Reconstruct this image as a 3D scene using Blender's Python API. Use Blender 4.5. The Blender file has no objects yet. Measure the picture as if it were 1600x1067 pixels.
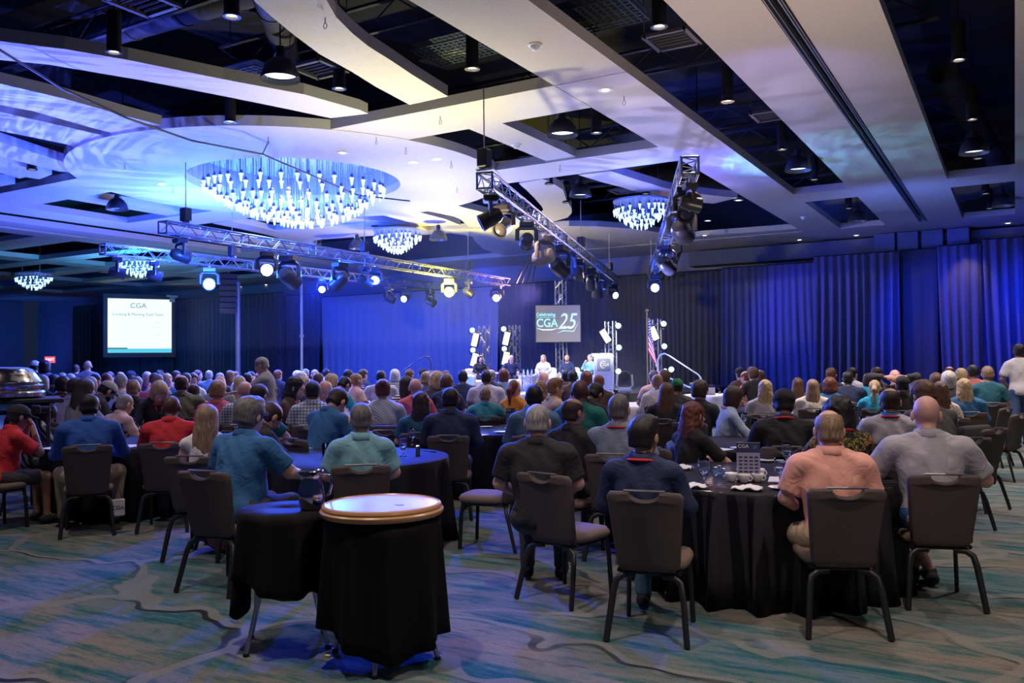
import bpy, math, random
import numpy as np
from mathutils import Vector, Matrix
from mathutils.geometry import tessellate_polygon
random.seed(7)
PI=math.pi
SC=bpy.context.scene
COL=SC.collection
# ------------------------------------------------------------------ camera
F=1335.0; CX,CY=800.0,533.5; EYE=1.65
_y=np.array([786.,-23.5,-F]); _y/=np.linalg.norm(_y)
_x=np.array([2270.,54.5,F]); _x-=_x.dot(_y)*_y; _x/=np.linalg.norm(_x)
_z=np.cross(_x,_y)
ROT=np.array([_x,_y,_z])            # world = ROT @ camera vector
cam=bpy.data.cameras.new('camera'); camo=bpy.data.objects.new('camera',cam); COL.objects.link(camo)
cam.sensor_width=36.0; cam.lens=F/1600*36; cam.clip_end=300; cam.clip_start=.05
m=Matrix.Identity(4)
for i in range(3):
    for j in range(3): m[i][j]=ROT[i][j]
m[2][3]=EYE
camo.matrix_world=m
SC.camera=camo
def AT(u,v,D):
    "world point D metres in front of the lens plane, seen at photo position (u, v)"
    r=ROT@np.array([u-CX,CY-v,-F]); return Vector(r/F*D)+Vector((0,0,EYE))
def PT(u,v,z=0.0):
    r=ROT@np.array([u-CX,CY-v,-F]); t=(z-EYE)/r[2]; return Vector(r*t)+Vector((0,0,EYE))
def HZ(u): return 557+.01013*(1586-u)
def yaw_at(u,a):
    "world z-rotation for a thing whose +Y looks a degrees to the right of the view ray at column u"
    r=ROT@np.array([u-CX,0,-F]); b=math.atan2(-r[0],r[1]); return b-math.radians(a)
# ------------------------------------------------------------------ world, exposure, lights
SC.view_settings.view_transform='Standard'; SC.view_settings.look='None'
SC.view_settings.gamma=1.0; SC.view_settings.exposure=0.35; SC.view_settings.use_curve_mapping=False
W=bpy.data.worlds.new('world'); SC.world=W; W.use_nodes=True
W.node_tree.nodes['Background'].inputs[0].default_value=(.06,.10,.30,1)
W.node_tree.nodes['Background'].inputs[1].default_value=.10
def spot(name,loc,tgt,power,color,angle,blend=.5,size=.15,gobo=None):
    l=bpy.data.lights.new(name,'SPOT'); l.energy=power; l.color=color; l.spot_size=math.radians(angle); l.spot_blend=blend; l.shadow_soft_size=size
    o=bpy.data.objects.new(name,l); COL.objects.link(o); o.location=loc
    d=(Vector(tgt)-Vector(loc)).normalized(); o.rotation_euler=d.to_track_quat('-Z','Y').to_euler()
    if gobo:
        l.use_nodes=True; nt=l.node_tree; em=nt.nodes['Emission']
        tc=nt.nodes.new('ShaderNodeTexCoord'); mp=nt.nodes.new('ShaderNodeMapping'); ns=nt.nodes.new('ShaderNodeTexNoise'); cr=nt.nodes.new('ShaderNodeValToRGB')
        nt.links.new(tc.outputs['Normal'],mp.inputs[0]); mp.inputs['Scale'].default_value=gobo[:3]; nt.links.new(mp.outputs[0],ns.inputs['Vector'])
        ns.inputs['Scale'].default_value=gobo[3]; ns.inputs['Detail'].default_value=3; ns.inputs['Distortion'].default_value=1.0
        nt.links.new(ns.outputs[0],cr.inputs[0]); cr.color_ramp.elements[0].position=.46; cr.color_ramp.elements[1].position=.54
        cr.color_ramp.elements[0].color=(.25,.25,.25,1)
        nt.links.new(cr.outputs[0],em.inputs['Strength'])
    return o
def area(name,loc,tgt,power,color,sx,sy,spread=180):
    l=bpy.data.lights.new(name,'AREA'); l.energy=power; l.color=color; l.shape='RECTANGLE'; l.size=sx; l.size_y=sy; l.spread=math.radians(spread)
    o=bpy.data.objects.new(name,l); COL.objects.link(o); o.location=loc
    d=(Vector(tgt)-Vector(loc)).normalized(); o.rotation_euler=d.to_track_quat('-Z','Y').to_euler(); return o
BLUE=(.02,.09,1.0); BLUE2=(.10,.20,1.0); LAV=(.42,.38,1.0); WARM=(1.0,.78,.58); CREAM=(1.0,.93,.62); WHITE=(1,.95,.9)
# unseen spots added in mid air to wash the soffits and plenum
G1=(1.0,8,1,2.6)
spot('light_ceiling_wash',(-17.5,10.5,2.7),(-18,9.5,6.4),3000,(.075,.10,1),135,.9,.02,G1)
spot('light_ceiling_wash',(-14.8,8.2,2.6),(-14.5,8.0,6.4),2100,(.10,.13,1),130,.9,.02,G1)
spot('light_ceiling_wash',(-19.5,15.5,2.6),(-19,15,6.4),2100,(.10,.12,1),130,.9,.02,(1,5,1,2))
spot('light_ceiling_wash',(-25,17,2.6),(-25,17,6.4),2400,(.045,.09,1),140,.9,.12)
spot('light_ceiling_wash',(-33,23,2.6),(-33,24,6.4),1300,(.05,.20,.60),145,.9,.12)
spot('light_ceiling_wash',(-24,26,3.6),(-22,28,6.4),900,(.02,.07,1),150,.9,.12)
spot('light_ceiling_cream',(-9.7,12.5,2.6),(-9.7,12.0,6.4),900,(1,.93,.55),128,.9,.10)
spot('light_ceiling_white',(-13.0,17.6,3.0),(-12.4,17.8,6.4),650,(.52,.55,1),130,.9,.10)
spot('light_ceiling_lavender',(-8.0,20.5,3.2),(-7.0,20,6.4),700,(.30,.34,1),125,.8,.06,(2,6,1,2.2))
spot('light_ceiling_lavender',(-5.6,14.5,3.0),(-5.6,15.5,6.4),240,(.62,.52,1),110,.9,.06,(2,3,1,1.3))
spot('light_ceiling_warm',(-2.6,10.5,2.2),(-2.7,12.0,6.4),330,(1.0,.74,.60),120,.9,.3)
spot('light_ceiling_violet',(-3.4,12.5,3.6),(-3.5,14.8,6.4),130,(.25,.24,1),62,.6,.05)
spot('light_ceiling_cyan',(-6.5,20.5,3.7),(-4.2,21.0,6.4),420,(.15,.70,1),75,.5,.05,(2,12,1,3))
spot('light_ceiling_far',(-3,25,3.0),(-2.5,29,6.4),420,(.10,.20,1),120,.9,.1)
spot('light_plenum',(-15,9,4.5),(-13,6,8),500,(.02,.05,1),120,.8,.2)
spot('light_plenum',(-8,19,4.7),(-6,22,8),900,(.02,.05,1),110,.8,.2)
spot('light_plenum',(-30,22,4.7),(-35,24,7),900,(.02,.45,.8),120,.8,.2)
# blue wash on the drapes
for a_,b_,p in (((-9.5,31.3,4.5),(-5.0,34.4,2.4),700),((-4.6,31.3,4.6),(-.5,34.4,2.4),900),((-1.0,31.4,4.6),(3.0,34.3,2.4),900),((3.0,31.5,4.6),(7,34.3,2.4),700)):
    spot('light_drape_wash',a_,b_,p,(.004,.03,1),110,.9,.12)
for x in (-22,-25.2,-28.4,-31):
    spot('light_drape_wash',(x,28.4,4.2),(x,34.4,1.9),680,(.002,.04,1),100,.9,.2)
for x in (-40,-47): spot('light_drape_wash',(x,30,5),(x,34.4,2.6),360,(.01,.14,.8),100,.9,.2)
spot('light_wall_blue',(-57,31,1.0),(-60,35,4.5),420,(.02,.12,1),100,.9,.2)
for x in (-1.4,2.0): spot('light_drape_scallop',(x,33.5,6.1),(x,34.3,3.2),90,(1,.62,.42),60,.7,.05)
# audience: the room's downlights
for x,y,p in ((-1.5,7.6,230),(-5.2,9.0,130),(-9.5,10.0,260),(-4.6,14.5,560),(-9.5,16.5,700),(-15,15.0,720),(-21,16,860),(-1.5,14,560),(-1.2,21,640),(-7.0,21.5,720),(-14,22,860),(-22,23,950),(-29,24,950),(3,20,560),(1.5,10.5,420),(1.0,15.5,520),(.4,3.2,380),(-3.6,2.6,320),(-7.5,4.0,230)):
    spot('light_down',(x,y,6.25),(x,y,0),p*1.3,(1.0,.82,.74),105,.9,.12)
spot('light_face',(-9,30,4.6),(-8,14,1),1500,(1,.62,.60),70,.9,.3)
spot('light_face',(-17,31,4.6),(-18,17,1),2200,(1,.50,.66),70,.9,.3)
# blue beams from the long truss toward the room
spot('light_beam',(-18.2,19.5,4.3),(-5.5,6.6,.6),5200,(.01,.09,1),36,.6,.08)
spot('light_beam',(-21.5,23,4.4),(-9,8.0,.6),5200,(.02,.08,1),40,.6,.08)
spot('light_beam',(-14,22,4.3),(-1.5,5.5,1.0),2400,(.06,.12,1),40,.7,.08)
spot('light_table_blue',(-8.6,12.6,5.7),(-5.4,6.6,.7),3400,(.004,.05,1),34,.5,.06)  # added blue spots off the truss for tables, rims and carpet
spot('light_table_blue',(-9.6,10.5,5.7),(-2.9,3.9,.8),1900,(.01,.06,1),22,.4,.05)
spot('light_rim_blue',(-12.5,12.5,5.2),(-2.0,6.4,1.0),1700,(.03,.10,1),34,.7,.08)
spot('light_carpet_blue',(-11,9.5,6.0),(-8.5,5.0,0),480,(.12,.22,1),60,.9,.2)
spot('light_key',(3.5,1.0,5.8),(-.8,6.2,.8),220,(1.0,.74,.60),60,.9,.2)
spot('light_key',(-14,-1,5.5),(-6.5,8,.6),170,(.75,.62,.95),75,.9,.3)
# stage wash
spot('light_stage',(-8.5,19,4.5),(-13.6,28.5,.9),3000,(1,.95,.86),30,.8,.15)
spot('light_stage',(-4.6,21,4.6),(-11.0,27.5,1.0),2100,(1,.95,.88),30,.8,.15)
# ------------------------------------------------------------------ materials
MATS={}
def mat(name,col=(.5,.5,.5),rough=.6,metal=0.0,emit=None,es=0.0,spec=None,trans=0.0,alpha=None,sheen=0.0,bump=None):
    if name in MATS: return MATS[name]
    M=bpy.data.materials.new(name); M.use_nodes=True; nt=M.node_tree; b=nt.nodes['Principled BSDF']
    b.inputs['Base Color'].default_value=(*col,1); b.inputs['Roughness'].default_value=rough; b.inputs['Metallic'].default_value=metal
    if emit: b.inputs['Emission Color'].default_value=(*emit,1); b.inputs['Emission Strength'].default_value=es
    if spec is not None: b.inputs['Specular IOR Level'].default_value=spec
    if trans: b.inputs['Transmission Weight'].default_value=trans
    if sheen: b.inputs['Sheen Weight'].default_value=sheen
    if bump:
        ns=nt.nodes.new('ShaderNodeTexNoise'); ns.inputs['Scale'].default_value=bump[0]; ns.inputs['Detail'].default_value=3
        tc=nt.nodes.new('ShaderNodeTexCoord'); nt.links.new(tc.outputs['Object'],ns.inputs['Vector'])
        bp=nt.nodes.new('ShaderNodeBump'); bp.inputs['Strength'].default_value=bump[1]; bp.inputs['Distance'].default_value=.01
        nt.links.new(ns.outputs[0],bp.inputs['Height']); nt.links.new(bp.outputs[0],b.inputs['Normal'])
        mx=nt.nodes.new('ShaderNodeMix'); mx.data_type='RGBA'; mx.inputs['A'].default_value=(*[c*.8 for c in col],1); mx.inputs['B'].default_value=(*[min(1,c*1.15) for c in col],1)
        nt.links.new(ns.outputs[0],mx.inputs['Factor']); nt.links.new(mx.outputs['Result'],b.inputs['Base Color'])
    MATS[name]=M; return M
def N(nt,t,**k):
    n=nt.nodes.new(t)
    for a,v in k.items():
        if a[0]=='i' and a[1:].isdigit(): n.inputs[int(a[1:])].default_value=v
        else: setattr(n,a,v)
    return n
def ramp(nt,stops,interp='LINEAR'):
    n=nt.nodes.new('ShaderNodeValToRGB'); cr=n.color_ramp; cr.interpolation=interp
    while len(cr.elements)<len(stops): cr.elements.new(.5)
    for e,(p,c) in zip(cr.elements,stops): e.position=p; e.color=(*c,1) if len(c)==3 else c
    return n
def carpet_mat():
    M=mat('carpet',rough=.95,spec=.1); nt=M.node_tree; b=nt.nodes['Principled BSDF']; L=nt.links.new
    tc=N(nt,'ShaderNodeTexCoord')
    mp=N(nt,'ShaderNodeMapping'); mp.inputs['Scale'].default_value=(.42,2.4,1); mp.inputs['Rotation'].default_value=(0,0,-.08); L(tc.outputs['Object'],mp.inputs[0])
    n1=N(nt,'ShaderNodeTexNoise'); n1.inputs['Scale'].default_value=2.1; n1.inputs['Detail'].default_value=7; n1.inputs['Roughness'].default_value=.80; L(mp.outputs[0],n1.inputs['Vector'])
    r1=ramp(nt,[(.30,(.02,.035,.05)),(.38,(.018,.10,.12)),(.44,(.06,.13,.135)),(.50,(.15,.165,.16)),(.56,(.20,.19,.18)),(.66,(.07,.075,.09)),(.76,(.20,.185,.17))]); L(n1.outputs[0],r1.inputs[0])
    mp2=N(nt,'ShaderNodeMapping'); mp2.inputs['Scale'].default_value=(.12,.5,1); L(tc.outputs['Object'],mp2.inputs[0])
    n2=N(nt,'ShaderNodeTexNoise'); n2.inputs['Scale'].default_value=2.4; L(mp2.outputs[0],n2.inputs['Vector'])
    r2=ramp(nt,[(.4,(.55,.85,.95)),(.6,(1.05,.95,.85))]); L(n2.outputs[0],r2.inputs[0])
    mul=N(nt,'ShaderNodeMix',data_type='RGBA',blend_type='MULTIPLY'); mul.inputs['Factor'].default_value=1; L(r1.outputs[0],mul.inputs['A']); L(r2.outputs[0],mul.inputs['B'])
    # veins
    dn=N(nt,'ShaderNodeTexNoise'); dn.inputs['Scale'].default_value=1.1; dn.inputs['Detail'].default_value=2; L(tc.outputs['Object'],dn.inputs['Vector'])
    mv=N(nt,'ShaderNodeMix',data_type='VECTOR'); mv.inputs['Factor'].default_value=.5; L(tc.outputs['Object'],mv.inputs['A']); L(dn.outputs['Color'],mv.inputs['B'])
    def vein(off,lo,hi):
        mp=N(nt,'ShaderNodeMapping'); mp.inputs['Scale'].default_value=(.85,1.7,1); mp.inputs['Location'].default_value=off; mp.inputs['Rotation'].default_value=(0,0,-.35); L(mv.outputs['Result'],mp.inputs[0])
        v=N(nt,'ShaderNodeTexVoronoi',feature='DISTANCE_TO_EDGE'); v.inputs['Scale'].default_value=1.15; v.inputs['Randomness'].default_value=1; L(mp.outputs[0],v.inputs['Vector'])
        m=N(nt,'ShaderNodeMapRange'); m.inputs[1].default_value=lo; m.inputs[2].default_value=hi; m.inputs[3].default_value=1; m.inputs[4].default_value=0; L(v.outputs['Distance'],m.inputs[0]); return m
    wn=N(nt,'ShaderNodeTexNoise'); wn.inputs['Scale'].default_value=.9; L(tc.outputs['Object'],wn.inputs['Vector'])
    wr=ramp(nt,[(.42,(0,0,0)),(.6,(1,1,1))]); L(wn.outputs[0],wr.inputs[0])
    a=vein((0,0,0),.026,.034); d=vein((.022,.028,0),.026,.032)
    ma=N(nt,'ShaderNodeMath',operation='MULTIPLY'); L(a.outputs[0],ma.inputs[0]); ma.inputs[1].default_value=.65
    dd=N(nt,'ShaderNodeMath',operation='SUBTRACT'); L(d.outputs[0],dd.inputs[0]); L(a.outputs[0],dd.inputs[1]); dd.use_clamp=True
    dm=N(nt,'ShaderNodeMath',operation='MULTIPLY'); L(dd.outputs[0],dm.inputs[0]); L(wr.outputs[0],dm.inputs[1])
    m1=N(nt,'ShaderNodeMix',data_type='RGBA'); L(ma.outputs[0],m1.inputs['Factor']); L(mul.outputs['Result'],m1.inputs['A']); m1.inputs['B'].default_value=(.205,.205,.19,1)
    m2=N(nt,'ShaderNodeMix',data_type='RGBA'); L(dm.outputs[0],m2.inputs['Factor']); L(m1.outputs['Result'],m2.inputs['A']); m2.inputs['B'].default_value=(.02,.022,.03,1)
    fn=N(nt,'ShaderNodeTexNoise'); fn.inputs['Scale'].default_value=130; fn.inputs['Detail'].default_value=2; L(tc.outputs['Object'],fn.inputs['Vector'])
    fr=ramp(nt,[(.3,(.65,.65,.65)),(.7,(1.3,1.3,1.3))]); L(fn.outputs[0],fr.inputs[0])
    m3=N(nt,'ShaderNodeMix',data_type='RGBA',blend_type='MULTIPLY'); m3.inputs['Factor'].default_value=.8; L(m2.outputs['Result'],m3.inputs['A']); L(fr.outputs[0],m3.inputs['B'])
    L(m3.outputs['Result'],b.inputs['Base Color']); return M
def cloth_pat(name,kind,c1,c2,scale=30,c3=None):
    if name in MATS: return MATS[name]
    M=mat(name,c1,.8); nt=M.node_tree; b=nt.nodes['Principled BSDF']; L=nt.links.new; tc=N(nt,'ShaderNodeTexCoord')
    if kind=='plaid':
        ws=[]
        for d in ('X','Z'):
            w=N(nt,'ShaderNodeTexWave',bands_direction=d); w.inputs['Scale'].default_value=scale; L(tc.outputs['Object'],w.inputs[0]); ws.append(w)
        a=N(nt,'ShaderNodeMath',operation='MAXIMUM'); L(ws[0].outputs['Fac'],a.inputs[0]); L(ws[1].outputs['Fac'],a.inputs[1]); src=a.outputs[0]; r=ramp(nt,[(.75,c1),(.9,c2)])
    elif kind=='hstripe':
        w=N(nt,'ShaderNodeTexWave',bands_direction='Z'); w.inputs['Scale'].default_value=scale; L(tc.outputs['Object'],w.inputs[0]); src=w.outputs['Fac']; r=ramp(nt,[(.48,c1),(.52,c2)])
    elif kind=='vstripe':
        w=N(nt,'ShaderNodeTexWave',bands_direction='DIAGONAL'); w.inputs['Scale'].default_value=scale; w.inputs['Distortion'].default_value=2; L(tc.outputs['Object'],w.inputs[0]); src=w.outputs['Fac']; r=ramp(nt,[(.48,c1),(.52,c2)])
    else:
        v=N(nt,'ShaderNodeTexNoise'); v.inputs['Scale'].default_value=scale; v.inputs['Distortion'].default_value=1.5; L(tc.outputs['Object'],v.inputs['Vector']); src=v.outputs[0]
        r=ramp(nt,[(.5,c1),(.53,c2),(.60,c2),(.63,c3 or c1),(.7,c3 or c1)],'CONSTANT')
    L(src,r.inputs[0]); L(r.outputs[0],b.inputs['Base Color']); return M
# ------------------------------------------------------------------ mesh helpers
def link(name,me,m=None,parent=None,loc=None,rotz=None):
    o=bpy.data.objects.new(name,me); COL.objects.link(o)
    if m is not None and me is not None and len(me.materials)==0: me.materials.append(m)
    if parent: o.parent=parent
    if loc is not None: o.location=loc
    if rotz is not None: o.rotation_euler=(0,0,rotz)
    return o
def linkm(name,me,m,parent=None):
    "shared mesh, own material"
    o=bpy.data.objects.new(name,me); COL.objects.link(o)
    if len(me.materials)==0: me.materials.append(m)
    o.material_slots[0].link='OBJECT'; o.material_slots[0].material=m
    if parent: o.parent=parent
    return o
def tag(o,label=None,cat=None,group=None,kind=None):
    if label: o['label']=label
    if cat: o['category']=cat
    if group: o['group']=group
    if kind: o['kind']=kind
    return o
def thing(name,label,cat,loc=(0,0,0),rotz=0,group=None):
    o=bpy.data.objects.new(name,None); COL.objects.link(o); o.location=loc; o.rotation_euler=(0,0,rotz); o.empty_display_size=.1
    return tag(o,label,cat,group)
def copy_tree(o,parent=None):
    c=o.copy(); COL.objects.link(c)
    if parent: c.parent=parent
    for ch in list(o.children): copy_tree(ch,c)
    return c
class MB:
    def __init__(s): s.v=[]; s.f=[]; s.mi=[]; s.cur=0
    def add(s,vs,fs):
        k=len(s.v); s.v+= [tuple(a) for a in vs]; s.f+=[tuple(i+k for i in f) for f in fs]; s.mi+=[s.cur]*len(fs); return s
    def box(s,c,d,R=None):
        x,y,z=[a/2 for a in d]; vs=[Vector((i*x,j*y,k*z)) for i in(-1,1) for j in(-1,1) for k in(-1,1)]
        if R is not None: vs=[R@a for a in vs]
        c=Vector(c); return s.add([a+c for a in vs],[(0,1,3,2),(4,6,7,5),(0,4,5,1),(2,3,7,6),(0,2,6,4),(1,5,7,3)])
    def rbox(s,c,d,r=.01,R=None):
        x,y,z=[a/2 for a in d]; r=min(r,x,y,z); c=Vector(c); vs=[]; fs=[]
        rings=[(-z,-r),(-z+r,0),(z-r,0),(z,-r)]
        def ring(zz,ins):
            a,b=x+ins,y+ins; q=r*.7
            return [(-a+q,-b,zz),(a-q,-b,zz),(a,-b+q,zz),(a,b-q,zz),(a-q,b,zz),(-a+q,b,zz),(-a,b-q,zz),(-a,-b+q,zz)]
        for zz,i in rings: vs+=ring(zz,i)
        for k in range(3):
            for j in range(8): fs.append((k*8+j,k*8+(j+1)%8,(k+1)*8+(j+1)%8,(k+1)*8+j))
        fs.append(tuple(range(7,-1,-1))); fs.append(tuple(range(24,32)))
        vs=[Vector(a) for a in vs]
        if R is not None: vs=[R@a for a in vs]
        return s.add([a+c for a in vs],fs)
    def tube(s,pts,r,n=8,closed=False,flat=1.0):
        pts=[Vector(p) for p in pts]; m=len(pts); vs=[]; up=Vector((0,0,1)); prev=None
        rs=r if isinstance(r,(list,tuple)) else [r]*m
        for i,p in enumerate(pts):
            a=pts[(i-1)%m] if (i>0 or closed) else p; b=pts[(i+1)%m] if (i<m-1 or closed) else p
            t=(b-a).normalized()
            if prev is None:
                x=t.cross(up)
                if x.length<.01: x=t.cross(Vector((1,0,0)))
            else: x=prev-t*prev.dot(t)
            x.normalize(); y=t.cross(x); prev=x
            for k in range(n):
                a2=2*PI*k/n; vs.append(p+(x*math.cos(a2)+y*math.sin(a2)*flat)*rs[i])
        fs=[]
        for i in range(m if closed else m-1):
            for k in range(n): fs.append((i*n+k,i*n+(k+1)%n,((i+1)%m)*n+(k+1)%n,((i+1)%m)*n+k))
        if not closed: fs.append(tuple(range(n-1,-1,-1))); fs.append(tuple(range((m-1)*n,m*n)))
        return s.add(vs,fs)
    def lathe(s,prof,c=(0,0,0),n=24,R=None,fn=None,cap=True):
        c=Vector(c); vs=[]; m=len(prof)
        for r,z in prof:
            for k in range(n):
                a=2*PI*k/n; p=Vector((r*math.cos(a),r*math.sin(a),z))
                if fn: p=Vector(fn(p,a))
                if R is not None: p=R@p
                vs.append(p+c)
        fs=[(i*n+k,i*n+(k+1)%n,(i+1)*n+(k+1)%n,(i+1)*n+k) for i in range(m-1) for k in range(n)]
        if cap and prof[0][0]>1e-6: fs.append(tuple(range(n-1,-1,-1)))
        if cap and prof[-1][0]>1e-6: fs.append(tuple(range((m-1)*n,m*n)))
        return s.add(vs,fs)
    def prism(s,poly,z0,z1,holes=()):
        loops=[[Vector((p[0],p[1],0)) for p in poly]]+[[Vector((p[0],p[1],0)) for p in h] for h in holes]
        flat=[p for l in loops for p in l]; nn=len(flat)
        tri=tessellate_polygon(loops) if holes or len(poly)>4 else [tuple(range(len(poly)))]
        vs=[(p.x,p.y,z0) for p in flat]+[(p.x,p.y,z1) for p in flat]; fs=[]
        for t in tri: fs.append(tuple(t)); fs.append(tuple(i+nn for i in reversed(t)))
        k=0
        for l in loops:
            L=len(l)
            for i in range(L): fs.append((k+i,k+(i+1)%L,k+(i+1)%L+nn,k+i+nn))
            k+=L
        return s.add(vs,fs)
    def mesh(s,name,mats=(),smooth=False,autos=None):
        me=bpy.data.meshes.new(name); me.from_pydata(s.v,[],s.f)
        for m_ in mats: me.materials.append(m_)
        if any(s.mi): me.polygons.foreach_set('material_index',s.mi)
        import bmesh
        bm=bmesh.new(); bm.from_mesh(me); bmesh.ops.recalc_face_normals(bm,faces=bm.faces); bm.to_mesh(me); bm.free()
        if smooth: me.polygons.foreach_set('use_smooth',[True]*len(me.polygons))
        if autos:
            me.polygons.foreach_set('use_smooth',[True]*len(me.polygons)); me.set_sharp_from_angle(angle=math.radians(autos))
        me.update(); return me
    def obj(s,name,m,parent=None,smooth=False,autos=None,loc=None,rotz=None):
        ms=m if isinstance(m,(list,tuple)) else [m]
        return link(name,s.mesh(name,ms,smooth,autos),None,parent,loc,rotz)
# ------------------------------------------------------------------ distance-field body builder
def npmesh(name,V,Q):
    me=bpy.data.meshes.new(name); n=len(V); q=len(Q)
    me.vertices.add(n); me.vertices.foreach_set('co',V.astype(np.float32).ravel())
    me.loops.add(q*4); me.loops.foreach_set('vertex_index',Q.astype(np.int32).ravel())
    me.polygons.add(q); me.polygons.foreach_set('loop_start',np.arange(0,q*4,4,dtype=np.int32))
    me.update(calc_edges=True); me.polygons.foreach_set('use_smooth',np.ones(q,dtype=bool)); me.validate(); return me
def snets(G,xs,ys,zs):
    s=G<0; nx,ny,nz=G.shape
    c=np.zeros((nx-1,ny-1,nz-1),np.int8)
    for i in(0,1):
        for j in(0,1):
            for k in(0,1): c+=s[i:nx-1+i,j:ny-1+j,k:nz-1+k]
    act=(c>0)&(c<8); I,J,K=np.nonzero(act); idx=-np.ones(act.shape,np.int64); idx[I,J,K]=np.arange(len(I))
    P=np.zeros((len(I),3)); cnt=np.zeros(len(I))
    ax=(xs,ys,zs)
    for d in range(3):
        o=[e for e in range(3) if e!=d]
        for a in(0,1):
            for b in(0,1):
                off=[0,0,0]; off[o[0]]=a; off[o[1]]=b; off2=list(off); off2[d]=1
                g0=G[I+off[0],J+off[1],K+off[2]]; g1=G[I+off2[0],J+off2[1],K+off2[2]]
                m=(g0<0)!=(g1<0)
                if not m.any(): continue
                t=g0[m]/(g0[m]-g1[m]); base=[I[m]+off[0],J[m]+off[1],K[m]+off[2]]; e=[I[m]+off2[0],J[m]+off2[1],K[m]+off2[2]]
                for q in range(3):
                    A=ax[q][base[q]]; B=ax[q][e[q]]; P[m,q]+=A+(B-A)*t
                cnt[m]+=1
    P/=cnt[:,None]
    quads=[]
    for d in range(3):
        sl0=[slice(None)]*3; sl1=[slice(None)]*3; sl0[d]=slice(0,-1); sl1[d]=slice(1,None)
        a=s[tuple(sl0)]; b=s[tuple(sl1)]; ch=a!=b
        o=[e for e in range(3) if e!=d]
        A=np.argwhere(ch)
        if not len(A): continue
        ok=(A[:,o[0]]>0)&(A[:,o[1]]>0)&(A[:,o[0]]<act.shape[o[0]])&(A[:,o[1]]<act.shape[o[1]]); A=A[ok]
        ins=a[tuple(A.T)]
        def cell(p,q):
            B=A.copy(); B[:,o[0]]-=p; B[:,o[1]]-=q; return idx[tuple(B.T)]
        q4=np.stack([cell(1,1),cell(0,1),cell(0,0),cell(1,0)],1)
        if d==1: ins=~ins
        q4[~ins]=q4[~ins][:,::-1]; quads.append(q4)
    return P,np.concatenate(quads)
class Field:
    def __init__(s,lo,hi,h,fine=None):
        s.ax=[]
        for q in range(3):
            a=np.arange(lo[q],hi[q]+h,h)
            if fine:
                f0,f1,r=fine; b=np.arange(f0[q],f1[q],h/r); a=np.concatenate([a[a<f0[q]-h*.3],b,a[a>b[-1]+h*.3]])
            s.ax.append(a)
        s.G=np.full([len(a) for a in s.ax],.5)
    def sub(s,lo,hi):
        sl=[]
        for q in range(3):
            i0=max(0,np.searchsorted(s.ax[q],lo[q])-1); i1=min(len(s.ax[q]),np.searchsorted(s.ax[q],hi[q])+1); sl.append(slice(i0,i1))
        X=s.ax[0][sl[0]][:,None,None]; Y=s.ax[1][sl[1]][None,:,None]; Z=s.ax[2][sl[2]][None,None,:]
        return tuple(sl),X,Y,Z
    def put(s,sl,d,k,mode='u'):
        g=s.G[sl]
        if g.size==0: return
        if mode=='u':
            h=np.clip(.5+.5*(g-d)/k,0,1); s.G[sl]=g*(1-h)+d*h-k*h*(1-h)
        elif mode=='s':   # subtract
            d=-d; h=np.clip(.5-.5*(g-d)/k,0,1); s.G[sl]=g*(1-h)+d*h+k*h*(1-h)
        else: s.G[sl]=np.maximum(g,d)
    def cone(s,a,b,r1,r2,k=.03,mode='u',pad=.09):
        a=np.array(a,float); b=np.array(b,float); R=max(r1,r2)+pad
        sl,X,Y,Z=s.sub(np.minimum(a,b)-R,np.maximum(a,b)+R); ba=b-a; L=ba.dot(ba)+1e-9
        t=np.clip(((X-a[0])*ba[0]+(Y-a[1])*ba[1]+(Z-a[2])*ba[2])/L,0,1)
        d=np.sqrt((X-a[0]-t*ba[0])**2+(Y-a[1]-t*ba[1])**2+(Z-a[2]-t*ba[2])**2)-(r1+(r2-r1)*t)
        s.put(sl,d,k,mode)
    def ell(s,c,r,M=None,k=.03,mode='u',pad=.09,inter=False):
        "c: centre in the local frame; M: 4x4 local-to-figure matrix"
        c=np.array(c,float); r=np.array(r,float)
        if M is None: wc=c; Ri=None
        else:
            Mn=np.array(M); wc=Mn[:3,:3]@c+Mn[:3,3]; sc=np.linalg.norm(Mn[:3,0]); Ri=Mn[:3,:3].T/sc; r=r*sc
        R=max(r)+pad; sl,X,Y,Z=s.sub(wc-R,wc+R)
        dx,dy,dz=X-wc[0],Y-wc[1],Z-wc[2]
        if Ri is not None: dx,dy,dz=[Ri[i,0]*dx+Ri[i,1]*dy+Ri[i,2]*dz for i in range(3)]
        k0=np.sqrt((dx/r[0])**2+(dy/r[1])**2+(dz/r[2])**2)+1e-6; k1=np.sqrt((dx/r[0]**2)**2+(dy/r[1]**2)**2+(dz/r[2]**2)**2)+1e-6
        s.put(sl,k0*(k0-1)/k1,k,mode)
    def plane(s,p,n,lo=None,hi=None):
        "keep the side where (x-p).n < 0"
        if lo is None: lo=[a[0] for a in s.ax]; hi=[a[-1] for a in s.ax]
        sl,X,Y,Z=s.sub(lo,hi); s.put(sl,(X-p[0])*n[0]+(Y-p[1])*n[1]+(Z-p[2])*n[2],0,'i')
    def warp(s,f):
        X,Y,Z=s.ax[0][:,None,None],s.ax[1][None,:,None],s.ax[2][None,None,:]; s.G=s.G+f(X,Y,Z)
    def mesh(s,name,extra=None):
        s.G[0]=s.G[-1]=.5; s.G[:,0]=s.G[:,-1]=.5; s.G[:,:,0]=s.G[:,:,-1]=.5
        V,Q=snets(s.G,*s.ax)
        for v,q in (extra or []): Q=np.concatenate([Q,q+len(V)]); V=np.concatenate([V,v])
        return npmesh(name,V,Q)
HANDC={}
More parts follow.
